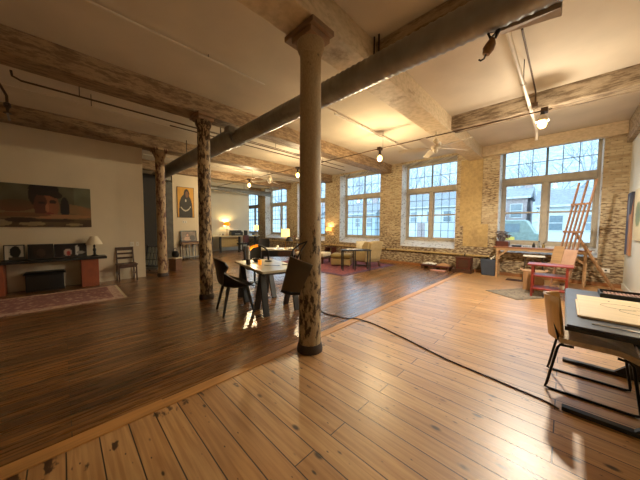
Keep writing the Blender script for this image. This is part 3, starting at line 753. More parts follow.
# ------------------------------------------------------------------ far desk area
t = thing('work_desk', 'long dark high desk with pale top against the far lamp-lit wall', 'desk', (-14.2, 6.7, 0), PI/2)
MB().box(-1.1,1.85,-.65,.5,.88,.93).build('desk_top', m_tabletop, t, bevel=.006)
for x in (-1.02, -.55, .6, 1.65):
    MB().box(x-.05,x+.05,-.5,-.4,0,.88).build('leg', m_black, t)
for x in (-1.02, 1.65): MB().box(x-.05,x+.05,.35,.45,0,.88).build('leg', m_black, t)
MB().box(-.5,.55,-.42,-.38,.3,.84).build('modesty_panel', m_beige, t)
def lit_lamp(name, label, loc, h, r, hs, taper, glow, sc, energy, lc=(1,.7,.35), basem=None, drop=.0):
    t = thing(name, label, 'lamp', loc)
    MB().lathe([(.08,0), (.085,.012), (.03,.025), (.014,.04), (.014,h-hs*.3), (.02,h-hs*.3+.01)], n=16).build('base', basem or m_gold, t, smooth=True)
    MB().shell([(r,h-hs), (r*(1+taper)/2,h-hs/2), (r*taper,h)], .004).build('lamp_shade', glow, t, smooth=True)
    MB().sphere((0,0,h-hs*.55), .03).build('bulb', m_bulb, t, smooth=True)
    point(name+'_glow', (loc[0], loc[1], loc[2]+h-hs*.55+.05), energy, lc, .03)
    return t
sh_y = shade_mat('yellow_lit_shade', (236,180,60), (255,180,30), .8)
sh_w = shade_mat('white_lit_shade', (248,238,196), (255,232,150), 1.8)
lit_lamp('desk_lamp', 'glowing lamp with shallow yellow shade on the desk by the far wall', (-14.6, 6.95, .93), .78, .2, .18, .6, sh_y, 1, 60, (1,.68,.25))
lit_lamp('desk_lamp', 'glowing white drum-shade lamp on the far end of the long desk', (-13.6, 8.35, .93), .62, .14, .30, .92, sh_w, 1, 60, (1,.84,.52))
t = thing('printer', 'black desktop printer on the far desk beside the yellow lamp', 'printer', (-14.25, 7.35, .93), PI/2)
MB().box(-.36,.36,-.2,.2,0,.22).build('body', m_black, t, bevel=.02)
MB().hexa([(-.33,-.12,.22),(.33,-.12,.22),(.33,.2,.22),(-.33,.2,.22),(-.33,-.02,.30),(.33,-.02,.30),(.33,.18,.30),(-.33,.18,.30)]).build('cover', m_blackmat, t, bevel=.01)
MB().box(-.17,.17,-.215,-.2,.06,.12).build('tray', m_galv, t)
MB().hexa([(-.15,.0,.302),(.15,.0,.302),(.15,.1,.302),(-.15,.1,.302),(-.15,.03,.36),(.15,.03,.36),(.15,.05,.36),(-.15,.05,.36)]).build('paper_feed', m_paper, t)
for i, (y, mt, lab, sx) in enumerate(((6.35, m_paper, 'small white mug on the far desk in front of the glowing wall', .05), (6.5, m_galv, 'grey pencil cup next to the white mug on the far desk', .04))):
    t = thing('mug', lab, 'mug', (-14.15, y, .93))
    MB().shell([(sx,0.004), (sx*1.05,.06), (sx*1.08,.12)], .005).lathe([(sx-.004,0), (sx-.004,.012)], n=20).build('cup', mt, t, smooth=True)
    MB().tube([(sx,0,.03), (sx+.03,0,.04), (sx+.03,0,.08), (sx,0,.1)], .006, 6).build('handle', mt, t, smooth=True)
t = thing('desk_speaker', 'black upright loudspeaker on the far desk next to the printer', 'speaker', (-14.0, 7.86, .93), PI/2)
MB().box(-.08,.08,-.08,.08,0,.3).build('cabinet', m_black, t, bevel=.008)
for z, r in ((.1,.055), (.22,.03)): MB().cyl((0,-.08,z), (0,-.09,z), r, n=16).build('driver', m_gray, t)
t = thing('telephone', 'black bulky desk phone with pale keys beyond the loudspeaker', 'telephone', (-13.9, 8.42, .93), PI/2)
MB().hexa([(-.11,-.12,0),(.11,-.12,0),(.11,.12,0),(-.11,.12,0),(-.11,-.12,.03),(.11,-.12,.03),(.11,.12,.1),(-.11,.12,.1)]).build('body', m_black, t, bevel=.008)
MB().tube([(-.13,.04,.11), (-.1,.04,.13), (.1,.04,.13), (.13,.04,.11)], .028, 8).build('handset', m_blackmat, t, smooth=True)
MB().box(-.05,.05,-.08,.0,.06,.075).build('keypad', m_paper, t)

def office_chair(label, loc, rz, back=None):
    t = thing('desk_chair', label, 'chair', loc, rz)
    for k in range(5):
        a = 2*PI*k/5
        MB().bar((0,0,.1), (.26*math.cos(a),.26*math.sin(a),.06), .045, .03).cyl((.26*math.cos(a)-.015,.26*math.sin(a),.03), (.26*math.cos(a)+.015,.26*math.sin(a),.03), .03, n=10).build('caster_leg', m_black, t)
    MB().cyl((0,0,.1), (0,0,.44), .025, n=10).build('post', m_steel, t)
    MB().box(-.23,.23,-.23,.22,.44,.52).build('seat', m_blackmat, t, bevel=.03)
    MB().sheet(8, 6, lambda u, v: Vector(((u-.5)*.42, .24+.06*(1-(2*u-1)**2), .56+.42*v)), 0.05).build('backrest', back or m_mahog, t, bevel=.01)
    MB().bar((0,.2,.46), (0,.3,.62), .05, .02).build('back_support', m_steel, t)
    for s in (-1, 1): MB().tube([(s*.24,.05,.48), (s*.28,.05,.66), (s*.28,-.16,.68)], .016, 8).build('armrest', m_black, t)
office_chair('brown-backed office chair drawn up to the far desk', (-13.3, 7.25, 0), -PI/2+.3)

# second desk with lamps nearer the windows
t = thing('low_desk', 'dark low desk with pale papers standing beyond the dining table', 'desk', (-6.98, 5.08, 0), PI/4)
MB().box(-.62,.62,-.36,.36,.70,.745).build('desk_top', m_tabletop, t, bevel=.006)
MB().box(-.58,.58,-.33,.33,.50,.70).build('drawer_case', m_black, t, bevel=.004)
for x in (-.56,.56):
    for y in (-.3,.3): MB().box(x-.04,x+.04,y-.04,y+.04,0,.5).build('leg', m_black, t)
MB().box(.08,.5,-.345,-.33,.53,.67).build('drawer', m_walnut, t, bevel=.004)
lit_lamp('desk_lamp', 'glowing white drum-shade lamp on the low desk before the brick pier', (-6.8, 5.3, .745), .66, .145, .27, .95, sh_w, 1, 120, (1,.84,.52))
t = thing('task_lamp', 'black jointed task lamp with wide hood bent over the low desk', 'lamp', (-6.42, 5.22, .745), .6)
MB().lathe([(.08,0), (.08,.02), (.02,.03)], n=16).build('base', m_black, t, smooth=True)
MB().tube([(0,0,.03), (.06,0,.22), (-.02,0,.42)], .01, 8).build('arm', m_black, t)
MB().shell([(.14,.26), (.09,.34), (.03,.42)], .005, (-.06,0,0)).build('hood', m_black, t, smooth=True)
t = thing('paper_sheet', 'white sheet of paper lying on the low desk', 'paper', (-7.15, 4.92, .746), PI/4)
MB().sheet(4, 4, lambda u, v: Vector(((u-.5)*.42, (v-.5)*.3, .001+.004*math.sin(3*u)*v)), .001).build('sheet', m_paper, t)
t = thing('tea_cup', 'small white cup on the corner of the low desk by the lamp', 'cup', (-7.12, 5.2, .745))
MB().shell([(.03,.003), (.042,.04), (.045,.08)], .004).lathe([(.026,0), (.026,.01)], n=16).build('cup_body', m_paper, t, smooth=True)
t = thing('flower_vase', 'glass vase of dark stems with red and white blooms next to the jointed lamp', 'vase', (-6.2, 5.3, .745)); t.location = (-6.33, 5.42, .745)
MB().shell([(.04,.003), (.05,.08), (.03,.18)], .004).build('vase_body', m_galv, t, smooth=True)
m = MB()
for k in range(7): m.tube([(0,0,.1), (.04*math.cos(k*.9),.04*math.sin(k*.9),.25), (.11*math.cos(k*.9),.11*math.sin(k*.9),.34+.03*(k%3))], .004, 5)
m.build('stem', m_blackmat, t)
for k in range(7): MB().sphere((.11*math.cos(k*.9),.11*math.sin(k*.9),.35+.03*(k%3)), .035, (1,1,.7), 8, 6).build('bloom', m_red if k % 2 else m_paper, t, smooth=True)
office_chair('dark swivel chair with arms between the dining table and the windows', (-8.6, 5.6, 0), .9, m_blackmat)

# ------------------------------------------------------------------ dining set
t = thing('dining_table', 'pale-topped dining table on splayed black plank legs beside the nearest column', 'table', (-4.10, 2.80, 0), -.187)
MB().box(-.75,.75,-.45,.35,.725,.765).build('table_top', m_tabletop, t, bevel=.005)
MB().box(-.62,.62,-.36,.26,.67,.725).build('apron', m_black, t)
for sx in (-1, 1):
    for y in (-.36, .22):
        MB().bar((sx*.52,y,.70), (sx*.70,y,0), .10, .045, (1,0,0)).build('leg', m_black, t, bevel=.004)
        MB().bar((sx*.52,y,.70), (sx*.26,y,0), .10, .045, (1,0,0)).build('leg', m_black, t, bevel=.004)

def shell_chair(label, loc, rz, mat, legs):
    t = thing('dining_chair', label, 'chair', loc, rz)
    def f(u, v):
        x = (u-.5); wv = .55-.03*v
        if v < .5:
            s = v/.5; y = -.22+.42*s; z = .46-.03*math.sin(PI*s)+.22*abs(2*x)**5*s
        else:
            s = (v-.5)/.5; y = .20+.09*s-.09*(2*x)**2*min(1, s*2)*1.0; z = .46+.02+.43*s-.05*(2*x)**2*s
            z += .22*abs(2*x)**5*(1-s)
        return Vector((x*wv, y, z))
    MB().sheet(10, 18, f, .018).build('seat_shell', mat, t, smooth=True)
    for sx in (-1, 1):
        for sy, y0 in ((-1,-.17), (1,.17)):
            MB().bar((sx*.15,y0*.8,.45), (sx*.22,y0+sy*.06,0), .045, .045, (0,1,0), .03, .03).build('leg', legs, t, bevel=.004)
    return t
shell_chair('black moulded armchair at the near side of the dining table', (-4.14, 2.10, 0), PI-.2, m_black, m_black).scale = (1.12, 1.12, 1.06)
office_chair('black high-backed chair at the far left end of the dining table', (-5.55, 3.35, 0), 1.2, m_black)

# a bag on the near column
C0 = Vector((-2.085, 1.775, .97)); t = thing('shoulder_bag', 'flat brown leather bag hanging tilted on the near side of the nearest column', 'bag', C0, .7720)
def bagpt(u, v, y): 
    TL, TR, BR, BL = (-.072,.206), (.184,.104), (.045,-.20), (-.167,-.167)
    x = (TL[0]*(1-u)+TR[0]*u)*v+(BL[0]*(1-u)+BR[0]*u)*(1-v); z = (TL[1]*(1-u)+TR[1]*u)*v+(BL[1]*(1-u)+BR[1]*u)*(1-v)
    return Vector((x, y, z))
MB().sheet(8, 8, lambda u, v: bagpt(u, v, -.012-.022*math.sin(PI*u)*math.sin(PI*min(1, v+.25)*.8)), .034).build('bag_body', m_brown, t, smooth=True, bevel=.004)
MB().tube([bagpt(i/8, -.02-.06*math.sin(PI*i/8), .0) for i in range(9)], .018, 8).build('bottom_gusset', m_blackmat, t, smooth=True)
MB().tube([bagpt(.02, .98, .01), (-.04, .03, .27), (.03, .05, .33), (.11, .05, .36)], .009, 8).tube([bagpt(.3, .98, .01), (.05, .04, .27), (.11, .05, .36)], .009, 8).build('strap', m_blackmat, t, smooth=True)
MB().cyl((.11, .06, .36), (.10, .15, .36), .008, n=8).build('hook', m_iron, t)
t = thing('pepper_mill', 'tall pale cylinder mill with dark foot standing on the dining table', 'mill', (-4.3, 2.46, .766))
MB().lathe([(.038,0), (.04,.02), (.037,.10)], n=18).build('foot', m_iron, t, smooth=True)
MB().lathe([(.033,.10), (.034,.28), (.03,.30), (.034,.31), (.034,.345), (.015,.36)], n=18).build('body', M('pale_metal', (196,190,176), .3, .5), t, smooth=True)
t = thing('arc_lamp', 'arched table lamp with glowing golden strip on the dining table', 'lamp', (-4.62, 2.88, .766), .5)
pts = []
for k in range(15):
    a = PI*(1.0-k/14); pts.append(Vector((.24*math.cos(a)-.005, 0, .14+.18*math.sin(a)) if k < 14 else (.235,0,.03)))
m = MB()
for p, q in zip(pts[7:], pts[8:]): m.bar(p, q, .035, .016, (0,1,0))
m.build('arch', m_black, t)
m = MB()
for p, q in zip(pts[1:7], pts[2:8]): m.bar(p, q, .05, .014, (0,1,0))
m.build('light_strip', shade_mat('golden_strip', (230,160,50), (255,176,50), 1.0), t)
MB().lathe([(.075,0), (.075,.018), (.02,.03)], (.235,0,0), 18).build('base', m_black, t, smooth=True)
point('arc_lamp_glow', (-4.72, 2.83, .98), 5, (1,.7,.3), .04)
t = thing('candle_glass', 'small glowing amber candle glass on the dining table', 'candle', (-4.12, 2.6, .766))
MB().shell([(.03,.003), (.032,.05), (.034,.09)], .003).lathe([(.029,0), (.029,.006)], n=16).build('glass_cup', shade_mat('amber_glass', (230,170,60), (255,180,60), .9), t, smooth=True)
t = thing('black_bowl', 'black bowl on the dining table behind the pepper mill', 'bowl', (-4.5, 2.76, .766))
MB().shell([(.04,.004), (.07,.03), (.085,.07)], .006).lathe([(.035,0), (.035,.01)], n=18).build('bowl_body', m_black, t, smooth=True)
t = thing('kitchen_tongs', 'thin dark tongs lying across the bare end of the dining table', 'tongs', (-3.85, 2.7, .772), .6)
MB().bar((-.16,-.012,.004), (.14,.01,.004), .012, .006).bar((-.16,.012,.004), (.14,-.01,.004), .012, .006).build('tong_arms', m_black, t)
t = thing('phone', 'small black phone lying near the end of the dining table', 'phone', (-3.8, 2.98, .766), .7)
MB().box(-.075,.075,-.037,.037,0,.009).build('body', m_black, t, bevel=.003)

# ------------------------------------------------------------------ sitting group by the windows
t = thing('armchair', 'beige wing armchair on the purple rug with its back to the brick pier', 'armchair', (-5.28, 7.98, .012), PI/2+PI-.15)
MB().box(-.33,.33,-.34,.3,.2,.36).build('seat_base', m_beige, t, bevel=.02)
MB().box(-.27,.27,-.37,.2,.36,.48).build('seat_cushion', m_beige, t, bevel=.04)
MB().sheet(8, 8, lambda u, v: Vector(((u-.5)*.64, .22+.12*v, .3+.68*v-.05*abs(2*u-1)**3*v)), .13).build('backrest', m_beige, t, bevel=.03)
for s in (-1, 1):
    MB().box(s*.36-.07,s*.36+.07,-.34,.28,.2,.62).build('arm', m_beige, t, bevel=.05)
    MB().prism([(s*.36-.04,.05,.6),(s*.36-.04,.36,.6),(s*.36-.04,.42,.96),(s*.36-.04,.2,.94),(s*.36-.04,.08,.78)], (.08,0,0)).build('wing', m_beige, t, bevel=.03)
    MB().bar((s*.3,-.3,.2), (s*.3,-.31,0), .05, .05).bar((s*.3,.27,.2), (s*.31,.33,0), .05, .05).build('leg', m_walnut, t)
t = thing('throw_pillow', 'cream pillow propped in the wing armchair', 'pillow', (-5.42, 7.86, .51), .9)
MB().sheet(10, 10, lambda u, v: Vector(((u-.5)*.44, .07*(1-(2*u-1)**4)*(1-(2*v-1)**4)+.14*v, .44*v))).sheet(10, 10, lambda u, v: Vector(((u-.5)*.44, -.07*(1-(2*u-1)**4)*(1-(2*v-1)**4)+.14*v, .44*v))).build('cushion', m_cream, t, smooth=True)
t = thing('side_table', 'narrow black side table on the purple rug in front of the wing armchair', 'table', (-5.12, 7.02, .012), .82)
MB().box(-.5,.5,-.2,.2,.66,.70).build('table_top', m_black, t, bevel=.004)
for x in (-.46,-.05,.46):
    for y in (-.17,.17): MB().box(x-.018,x+.018,y-.018,y+.018,0,.66).build('leg', m_black, t)
MB().box(-.05,.46,-.01,.01,.14,.17).build('stretcher', m_black, t)
t = thing('open_magazine', 'white open magazine lying on the narrow black side table', 'magazine', (-5.2, 6.95, .713), .9)
MB().sheet(8, 2, lambda u, v: Vector(((u-.5)*.4, (v-.5)*.26, .004+.015*abs(math.sin(2*PI*u)))), .003).build('pages', m_paper, t, smooth=True)
t = thing('ottoman', 'square beige ottoman with olive cushion top on the purple rug', 'ottoman', (-6.12, 7.5, .012), .5)
MB().box(-.37,.37,-.3,.3,.04,.27).build('base', m_beige, t, bevel=.02)
MB().box(-.385,.385,-.315,.315,.275,.45).build('cushion', m_olive, t, bevel=.06)
for x in (-.32,.32):
    for y in (-.25,.25): MB().cyl((x,y,0), (x,y,.04), .025, n=10).build('foot', m_walnut, t)
t = thing('daybed', 'low bench with white mattress beyond the ottoman, half behind the nearest column', 'bench', (-7.55, 7.35, .012), .25)
MB().box(-.7,.7,-.35,.35,.18,.26).build('frame', m_walnut, t)
MB().box(-.68,.68,-.34,.34,.26,.42).build('mattress', m_cream, t, bevel=.05)
for x in (-.62,.62):
    for y in (-.3,.3): MB().box(x-.03,x+.03,y-.03,y+.03,0,.18).build('leg', m_walnut, t)
t = thing('wooden_stand', 'small brown wooden box stand against the brick under the wall sconce', 'stand', (-8.35, 9.35, 0))
MB().box(-.24,.24,-.18,.18,.44,.48).build('stand_top', m_mahog, t)
for x in (-.21,.21): MB().box(x-.02,x+.02,-.17,.17,0,.44).build('side', m_mahog, t)
MB().box(-.19,.19,-.17,.17,.2,.22).build('shelf', m_mahog, t)
t = thing('wall_lamp', 'glowing wall sconce throwing light up and down the brick pier', 'sconce', (-8.58, YW, 1.36), 0)
MB().box(-.05,.05,-.02,0,-.1,.1).build('mount_plate', m_gold, t)
MB().bar((0,-.02,0), (0,-.12,0), .02, .02).build('bracket', m_gold, t)
MB().shell([(.15,-.09), (.14,0), (.13,.09)], .004, (0,-.17,0)).build('lamp_shade', shade_mat('sconce_shade', (240,214,150), (255,206,120), 2.2), t, smooth=True)
MB().sphere((0,-.17,0), .028).build('bulb', m_bulb, t, smooth=True)
point('wall_lamp_glow', (-8.58, YW-.17, 1.40), 22, (1,.68,.32), .02)

# ------------------------------------------------------------------ along the brick wall
t = thing('wall_pipe', 'tan painted pipe running along the brick wall below the window sills', 'pipe', (0, 9.53, .56))
MB().tube([(-17,0,0), (-2.6,0,0), (-1.7,0,0)], .03, 8).build('pipe_run', m_ochre, t, smooth=True)
for x in (-2.4,-5.4,-8.6,-11.8): MB().box(x-.02,x+.02,-.03,.07,-.04,.04).build('pipe_clamp', m_iron, t)
t = thing('wooden_pallet', 'low dark wooden board with feet lying under the middle window', 'board', (-3.22, 9.25, 0), -.03)
MB().box(-.5,.48,-.2,.2,.10,.15).build('board', m_mahog, t, bevel=.006)
for x in (-.43,0,.42): MB().box(x-.05,x+.05,-.18,.18,0,.10).build('runner', m_walnut, t)
t = thing('paper_bundle', 'crumpled white paper bundle on the low board under the window', 'paper', (-3.45, 9.25, .15))
MB().sheet(10, 8, lambda u, v: Vector(((u-.5)*.42, (v-.5)*.26, .02+.07*abs(mnoise.noise(Vector((u*5, v*5, 2))))+.05*math.sin(PI*u)*math.sin(PI*v))), .004).build('sheets', m_paper, t)
t = thing('folded_sack', 'folded tan sack on the low board beside the brown box', 'sack', (-2.98, 9.24, .15), .15)
MB().sheet(10, 8, lambda u, v: Vector(((u-.5)*.44, (v-.5)*.28, .012+.09*math.sin(PI*u)*math.sin(PI*v)**.5+.02*mnoise.noise(Vector((u*6, v*6, 5)))))).box(-.2,.2,-.13,.13,0,.02).build('cloth', m_card, t)
t = thing('pink_tray', 'thin pinkish tray on the floor in front of the low board', 'tray', (-3.05, 8.93, 0))
MB().box(-.24,.24,-.09,.09,0,.03).build('tray_body', M('pink_plastic', (206,150,130), .5), t, bevel=.006)
t = thing('wooden_box', 'dark brown wooden box on a plinth below the ochre plaster patch', 'box', (-2.36, 9.3, 0))
MB().box(-.32,.26,-.22,.18,0,.12).build('plinth', m_walnut, t, bevel=.005)
MB().box(-.2,.22,-.16,.16,.12,.48).build('case', m_mahog, t, bevel=.005)
MB().box(-.23,.25,-.19,.18,.48,.51).build('lid', m_mahog, t, bevel=.004)
MB().box(-.13,.15,-.17,-.16,.18,.42).build('door', m_walnut, t, bevel=.003)
t = thing('waste_bin', 'slate blue square bin full of scraps left of the workbench', 'bin', (-1.68, 9.36, 0), .1)
MB().hexa([(-.17,-.15,0),(.17,-.15,0),(.17,.15,0),(-.17,.15,0),(-.21,-.19,.5),(.21,-.19,.5),(.21,.19,.5),(-.21,.19,.5)]).build('bucket', m_blue, t, bevel=.01)
MB().sheet(8, 8, lambda u, v: Vector(((u-.5)*.36, (v-.5)*.32, .5+.05*mnoise.noise(Vector((u*4, v*4, 9)))))).build('scraps', m_blackmat, t)
MB().bar((.02,-.05,.47), (.16,.0,.62), .12, .01).bar((.05,.04,.47), (.2,.06,.57), .1, .01).build('paper_scrap', m_paper, t)

t = thing('workbench', 'long narrow wooden workbench with diagonal braces under the easel window', 'workbench', (0, 0, 0))
MB().box(-1.54,.5,9.12,9.56,.89,.93).build('bench_top', m_bench, t, bevel=.004)
MB().box(-1.46,.45,9.14,9.17,.82,.89).build('front_rail', m_pine, t)
for x in (-1.44, .40): 
    for y in (9.16, 9.5): MB().box(x-.026,x+.026,y-.024,y+.024,0,.89).build('leg', m_pine, t)
MB().bar((-1.42,9.16,.62), (-1.16,9.16,.86), .05, .04, (0,1,0)).build('brace', m_pine, t)
MB().bar((.38,9.16,.58), (.06,9.16,.86), .05, .04, (0,1,0)).build('brace', m_pine, t)
# things on the bench
t = thing('wooden_tray', 'dark red wooden planter box on the bench by the window edge', 'planter', (-1.34, 9.34, .93))
MB().box(-.16,.16,-.14,.14,0,.15).build('box', m_mahog, t, bevel=.006)
m = MB()
for k in range(40):
    a, b = random.uniform(0, 2*PI), random.uniform(.2, 1)
    p = Vector((.12*b*math.cos(a), .1*b*math.sin(a), .15)); q = p+Vector((.08*math.cos(a), .06*math.sin(a), random.uniform(.12, .3)))
    m.tube([p, (p+q)/2+Vector((0,0,.02)), q], .004, 5); m.sphere(q, .028, (1.3,1,.5), 8, 5)
m.build('foliage', M('grey_dry_leaves', (96,84,84), .8, var=.5, vs=20), t)
m = MB()
for k in range(8): m.sphere((random.uniform(-.13,.13), random.uniform(-.1,.1), random.uniform(.25,.38)), .02, (1,1,1), 8, 5)
m.build('seed_heads', m_mahog, t)
for i, (x, wd, hh, mt, lab) in enumerate(((-1.0,.22,.05,m_black,'flat black paint case lying on the workbench'), (-.78,.16,.035,m_galv,'flat grey tin lying on the workbench by the bottles'))):
    t = thing('paint_case', lab, 'case', (x, 9.34, .93), .1*i)
    MB().box(-wd/2,wd/2,-.09,.09,0,hh*.6).build('tray', mt, t, bevel=.004)
    MB().box(-wd/2,wd/2,-.09,.09,hh*.62,hh).build('lid', mt, t, bevel=.004)
for i, (x, hh, mt, lab) in enumerate(((-.62,.14,m_black,'short black bottle, first in the row on the workbench'), (-.51,.18,m_galv,'grey bottle with black cap between two others on the workbench'), (-.41,.13,m_olive,'short olive bottle nearest the window mullion on the workbench'))):
    t = thing('bottle', lab, 'bottle', (x, 9.36, .93))
    MB().lathe([(.032,0), (.034,.01), (.034,hh*.6), (.015,hh*.75), (.014,hh*.88)], n=14).build('bottle_body', mt, t, smooth=True)
    MB().lathe([(.018,hh*.88), (.018,hh)], n=12).build('cap', m_black, t)
t = thing('workshop_stool', 'stool with pale seat and thin metal legs pushed under the workbench', 'stool', (-.58, 8.98, 0), .1)
MB().box(-.23,.23,-.17,.15,.70,.735).build('seat', m_paper, t, bevel=.012)
for sx in (-1,1):
    for sy in (-1,1): MB().cyl((sx*.17,sy*.12,.70), (sx*.22,sy*.18,0), .012, n=8).build('leg', m_iron, t)
m = MB()
for sx in (-1,1): m.cyl((sx*.205,-.16,.22), (sx*.205,.16,.22), .008, n=6)
m.cyl((-.205,-.16,.3), (.205,-.16,.3), .008, n=6); m.build('stretcher', m_iron, t)
t = thing('floor_mat', 'small dark brown mat on the floor under the workbench', 'mat', (-.92, 8.93, 0))
MB().box(-.24,.24,-.15,.15,0,.012).build('mat_body', M('brown_mat', (56,26,18), .9, bump=.3, bs=150), t, bevel=.003)
rug('rug', 'small grey flecked rug before the cardboard box and red table', -1.22, -.06, 6.82, 7.60, rug_mat('grey_rug', (112,102,88), (66,60,56), (140,128,112), 22), rug_mat('grey_rug_border', (98,90,80), (64,58,54), (128,118,104), 26), False, .97)
t = thing('cardboard_box', 'brown cardboard box on the grey rug behind the red table leg', 'box', (-.5, 7.86, 0), .08)
MB().box(-.19,.19,-.17,.17,0,.47).build('carton', m_card, t, bevel=.004)
MB().bar((-.19,-.0,.472), (.19,.0,.472), .05, .003).build('tape', m_beige, t)
for s in (-1,1): MB().bar((s*.19,-.1,.47), (s*.25,-.1,.51), .34, .004, (0,0,1)).build('flap', m_card, t)

t = thing('tiered_table', 'red painted metal table of three tiers in front of the easel', 'table', (-.2, 7.28, .0), .0)
for z, mt in ((.68, m_red), (.45, m_red), (.17, m_red)):
    MB().box(-.36 if z > .6 else -.28,.36 if z > .6 else .28,-.22,.22,z,z+.03).build('shelf', mt, t, bevel=.008)
for sx in (-1,1):
    for sy in (-1,1): MB().box(sx*.27-.02,sx*.27+.02,sy*.19-.02,sy*.19+.02,0,.68).build('leg', m_red, t, bevel=.004)
t = thing('paint_jar', 'small dark jar on the lowest tier of the red table', 'jar', (.0, 7.28, .202))
MB().lathe([(.04,0), (.042,.07), (.03,.085)], n=14).build('jar_body', m_paper, t, smooth=True)
MB().lathe([(.036,.086), (.036,.12)], n=14).build('lid', m_mahog, t)

# easel
t = thing('studio_easel', 'tall slatted wooden studio easel before the window, propped by a long back leg', 'easel', (-.08, 8.2, 0), -PI/4)
# local: x along the easel's width, +y to its back
def lean(z): return .59*z/2.6
for x, z0, z1, mt in ((-.19,.0,2.58,m_redpine), (.19,.0,2.6,m_redpine), (0,.55,2.6,m_redpine), (-.095,.6,2.03,m_redpine), (.095,.6,2.03,m_redpine)):
    MB().bar((x,lean(z0),z0), (x,lean(z1),z1), .03, .035, (0,1,0)).build('mast', mt, t, bevel=.003)
for z, a in ((2.05,.21), (1.40,.22), (.9,.22), (.3,.22)):
    MB().bar((-a,lean(z)-.03,z), (a,lean(z)-.03,z), .03, .05).build('cross_rail', m_redpine, t, bevel=.003)
MB().bar((-.3,lean(.62)-.07,.62), (.3,lean(.62)-.07,.62), .1, .03).build('canvas_tray', m_pinez, t, bevel=.003)
for s in (-1,1): MB().bar((s*.24,-.25,.03), (s*.24,.45,.03), .05, .06).build('foot', m_pinez, t, bevel=.004)
MB().bar((0,lean(1.40)+.03,1.40), (0.02,1.35,.02), .05, .05).build('back_leg', m_pinez, t, bevel=.004)
for x, wd, hh, mt, lab in ((-.15,.26,.42,m_pine,'tan bare panel leaning on the easel tray'), (.14,.3,.36,M('pinkish_primed_board', (190,152,130), .6, var=.15),'pinkish primed panel leaning on the easel tray')):
    p = thing('art_panel', lab, 'panel', (0,0,0))
    R = Matrix.Translation((-.08,8.2,0)) @ Matrix.Rotation(-PI/4, 4, 'Z')
    p.matrix_world = R @ Matrix.Translation((x,lean(.66)-.075,.636)) @ Matrix.Rotation(-math.atan(.59/2.6), 4, 'X')
    MB().box(-wd/2,wd/2,-.012,.008,0,hh).build('panel_board', mt, p, bevel=.002)

# ------------------------------------------------------------------ right wall and drafting table
def p_blue(u, v):
    n = mnoise.noise(Vector((u*4, v*5, 21)))*18
    c = (60+n, 74+n, 108+n)
    if u > .55 and v < .65: c = (176+n, 124+n, 84)
    if u > .6 and v >= .65: c = (34, 36, 52)
    if ell(u, v, .4, .75, .16, .2): c = (130+n, 140+n, 160)
    return c
t = thing('painting', 'tall blue and orange painting hung on the white wall beside the corner', 'painting', (1.03, 9.08, .88), -PI/2)
canvas(t, 'canvas', .55, 1.42, .038, p_blue, 24, 50, m_art)
def p_cream(u, v):
    n = mnoise.noise(Vector((u*4, v*5, 31)))*14
    c = (206+n, 190+n, 150+n)
    if ell(u, v, .5, .5, .3, .25): c = (116+n, 124+n, 84)
    return c
t = thing('painting', 'cream and green painting hung nearest on the white wall', 'painting', (1.03, 8.05, 1.25), -PI/2)
canvas(t, 'canvas', .8, 1.05, .038, p_cream, 20, 24, m_art)
t = thing('wall_outlet', 'small white outlet box low on the brick beside the easel leg', 'outlet', (.78, YW, .42))
MB().box(-.07,.07,-.03,0,-.05,.05).build('plate', m_paper, t, bevel=.004)
MB().box(-.02,.02,-.034,-.03,-.02,.02).build('socket', m_gray, t)

t = thing('drafting_table', 'large slate-topped drafting table on black T-shaped legs by the white wall', 'table', (.54, 3.52, 0))
MB().box(-.50,.46,-.80,.84,.735,.75).build('table_top', m_slate, t, bevel=.003)
MB().box(-.51,.47,-.81,.85,.703,.735).build('edge_band', m_black, t, bevel=.003)
for y in (-.68, .38):
    MB().box(-.50,.36,y-.03,y+.03,0,.035).build('foot_bar', m_black, t, bevel=.006)
    MB().box(-.03,.05,y-.03,y+.03,.035,.703).build('post', m_black, t, bevel=.004)
    MB().prism([(-.12,y-.02,.035),(-.03,y-.02,.035),(-.03,y-.02,.13)], (0,.04,0)).build('gusset', m_black, t)
MB().box(.0,.03,-.65,.35,.30,.36).build('cross_rail', m_black, t)
t = thing('drawing_board', 'cream plywood drawing board with pencil marks lying on the drafting table', 'board', (.56, 3.46, .752))
MB().box(-.44,.42,-.46,.46,0,.018).build('board', m_board, t, bevel=.002)
MB().box(-.455,-.43,-.44,.22,.0,.012).build('batten', m_board, t)
m = MB()
for k, (x, y) in enumerate(((-.15,.1), (-.02,.06))): m.tube([(x+.14*math.cos(a*.4)*(1+.2*k), y+.1*math.sin(a*.4)-.1*k, .0185) for a in range(14)], .0012, 4)
m.build('pencil_line', m_gray, t)
MB().cyl((-.1,.2,.0182), (-.1,.2,.0198), .009, n=10).cyl((-.22,.3,.0182), (-.22,.3,.0198), .007, n=10).build('knot', m_walnut, t)
t = thing('long_tray', 'long black tray of pastels at the far end of the drafting table', 'tray', (.64, 4.18, .752), 0)
MB().box(-.34,.33,-.15,.15,0,.012).box(-.34,.33,-.15,-.14,.012,.045).box(-.34,.33,.14,.15,.012,.045).box(-.34,-.33,-.14,.14,.012,.045).box(.32,.33,-.14,.14,.012,.045).build('tray_body', m_black, t)
m = MB()
for k in range(22): x = -.3+.028*k; m.box(x,x+.02,-.1,.1,.012,.03)
m.build('pastel_sticks', M('mixed_pastels', (150,110,92), .8, var=.7, vs=14), t)
t = thing('wooden_bowl', 'shallow brown wooden dish on the drafting table near the wall', 'bowl', (.9, 3.98, .752)); t.location = (.84, 3.97, .77)
t.location = (.84, 3.985, .799)
MB().shell([(.05,.003), (.12,.03), (.15,.055)], .008).lathe([(.05,0), (.05,.01)], n=20).build('dish', wood('dish_wood', (120,74,42), .4, 'x', .3), t, smooth=True)
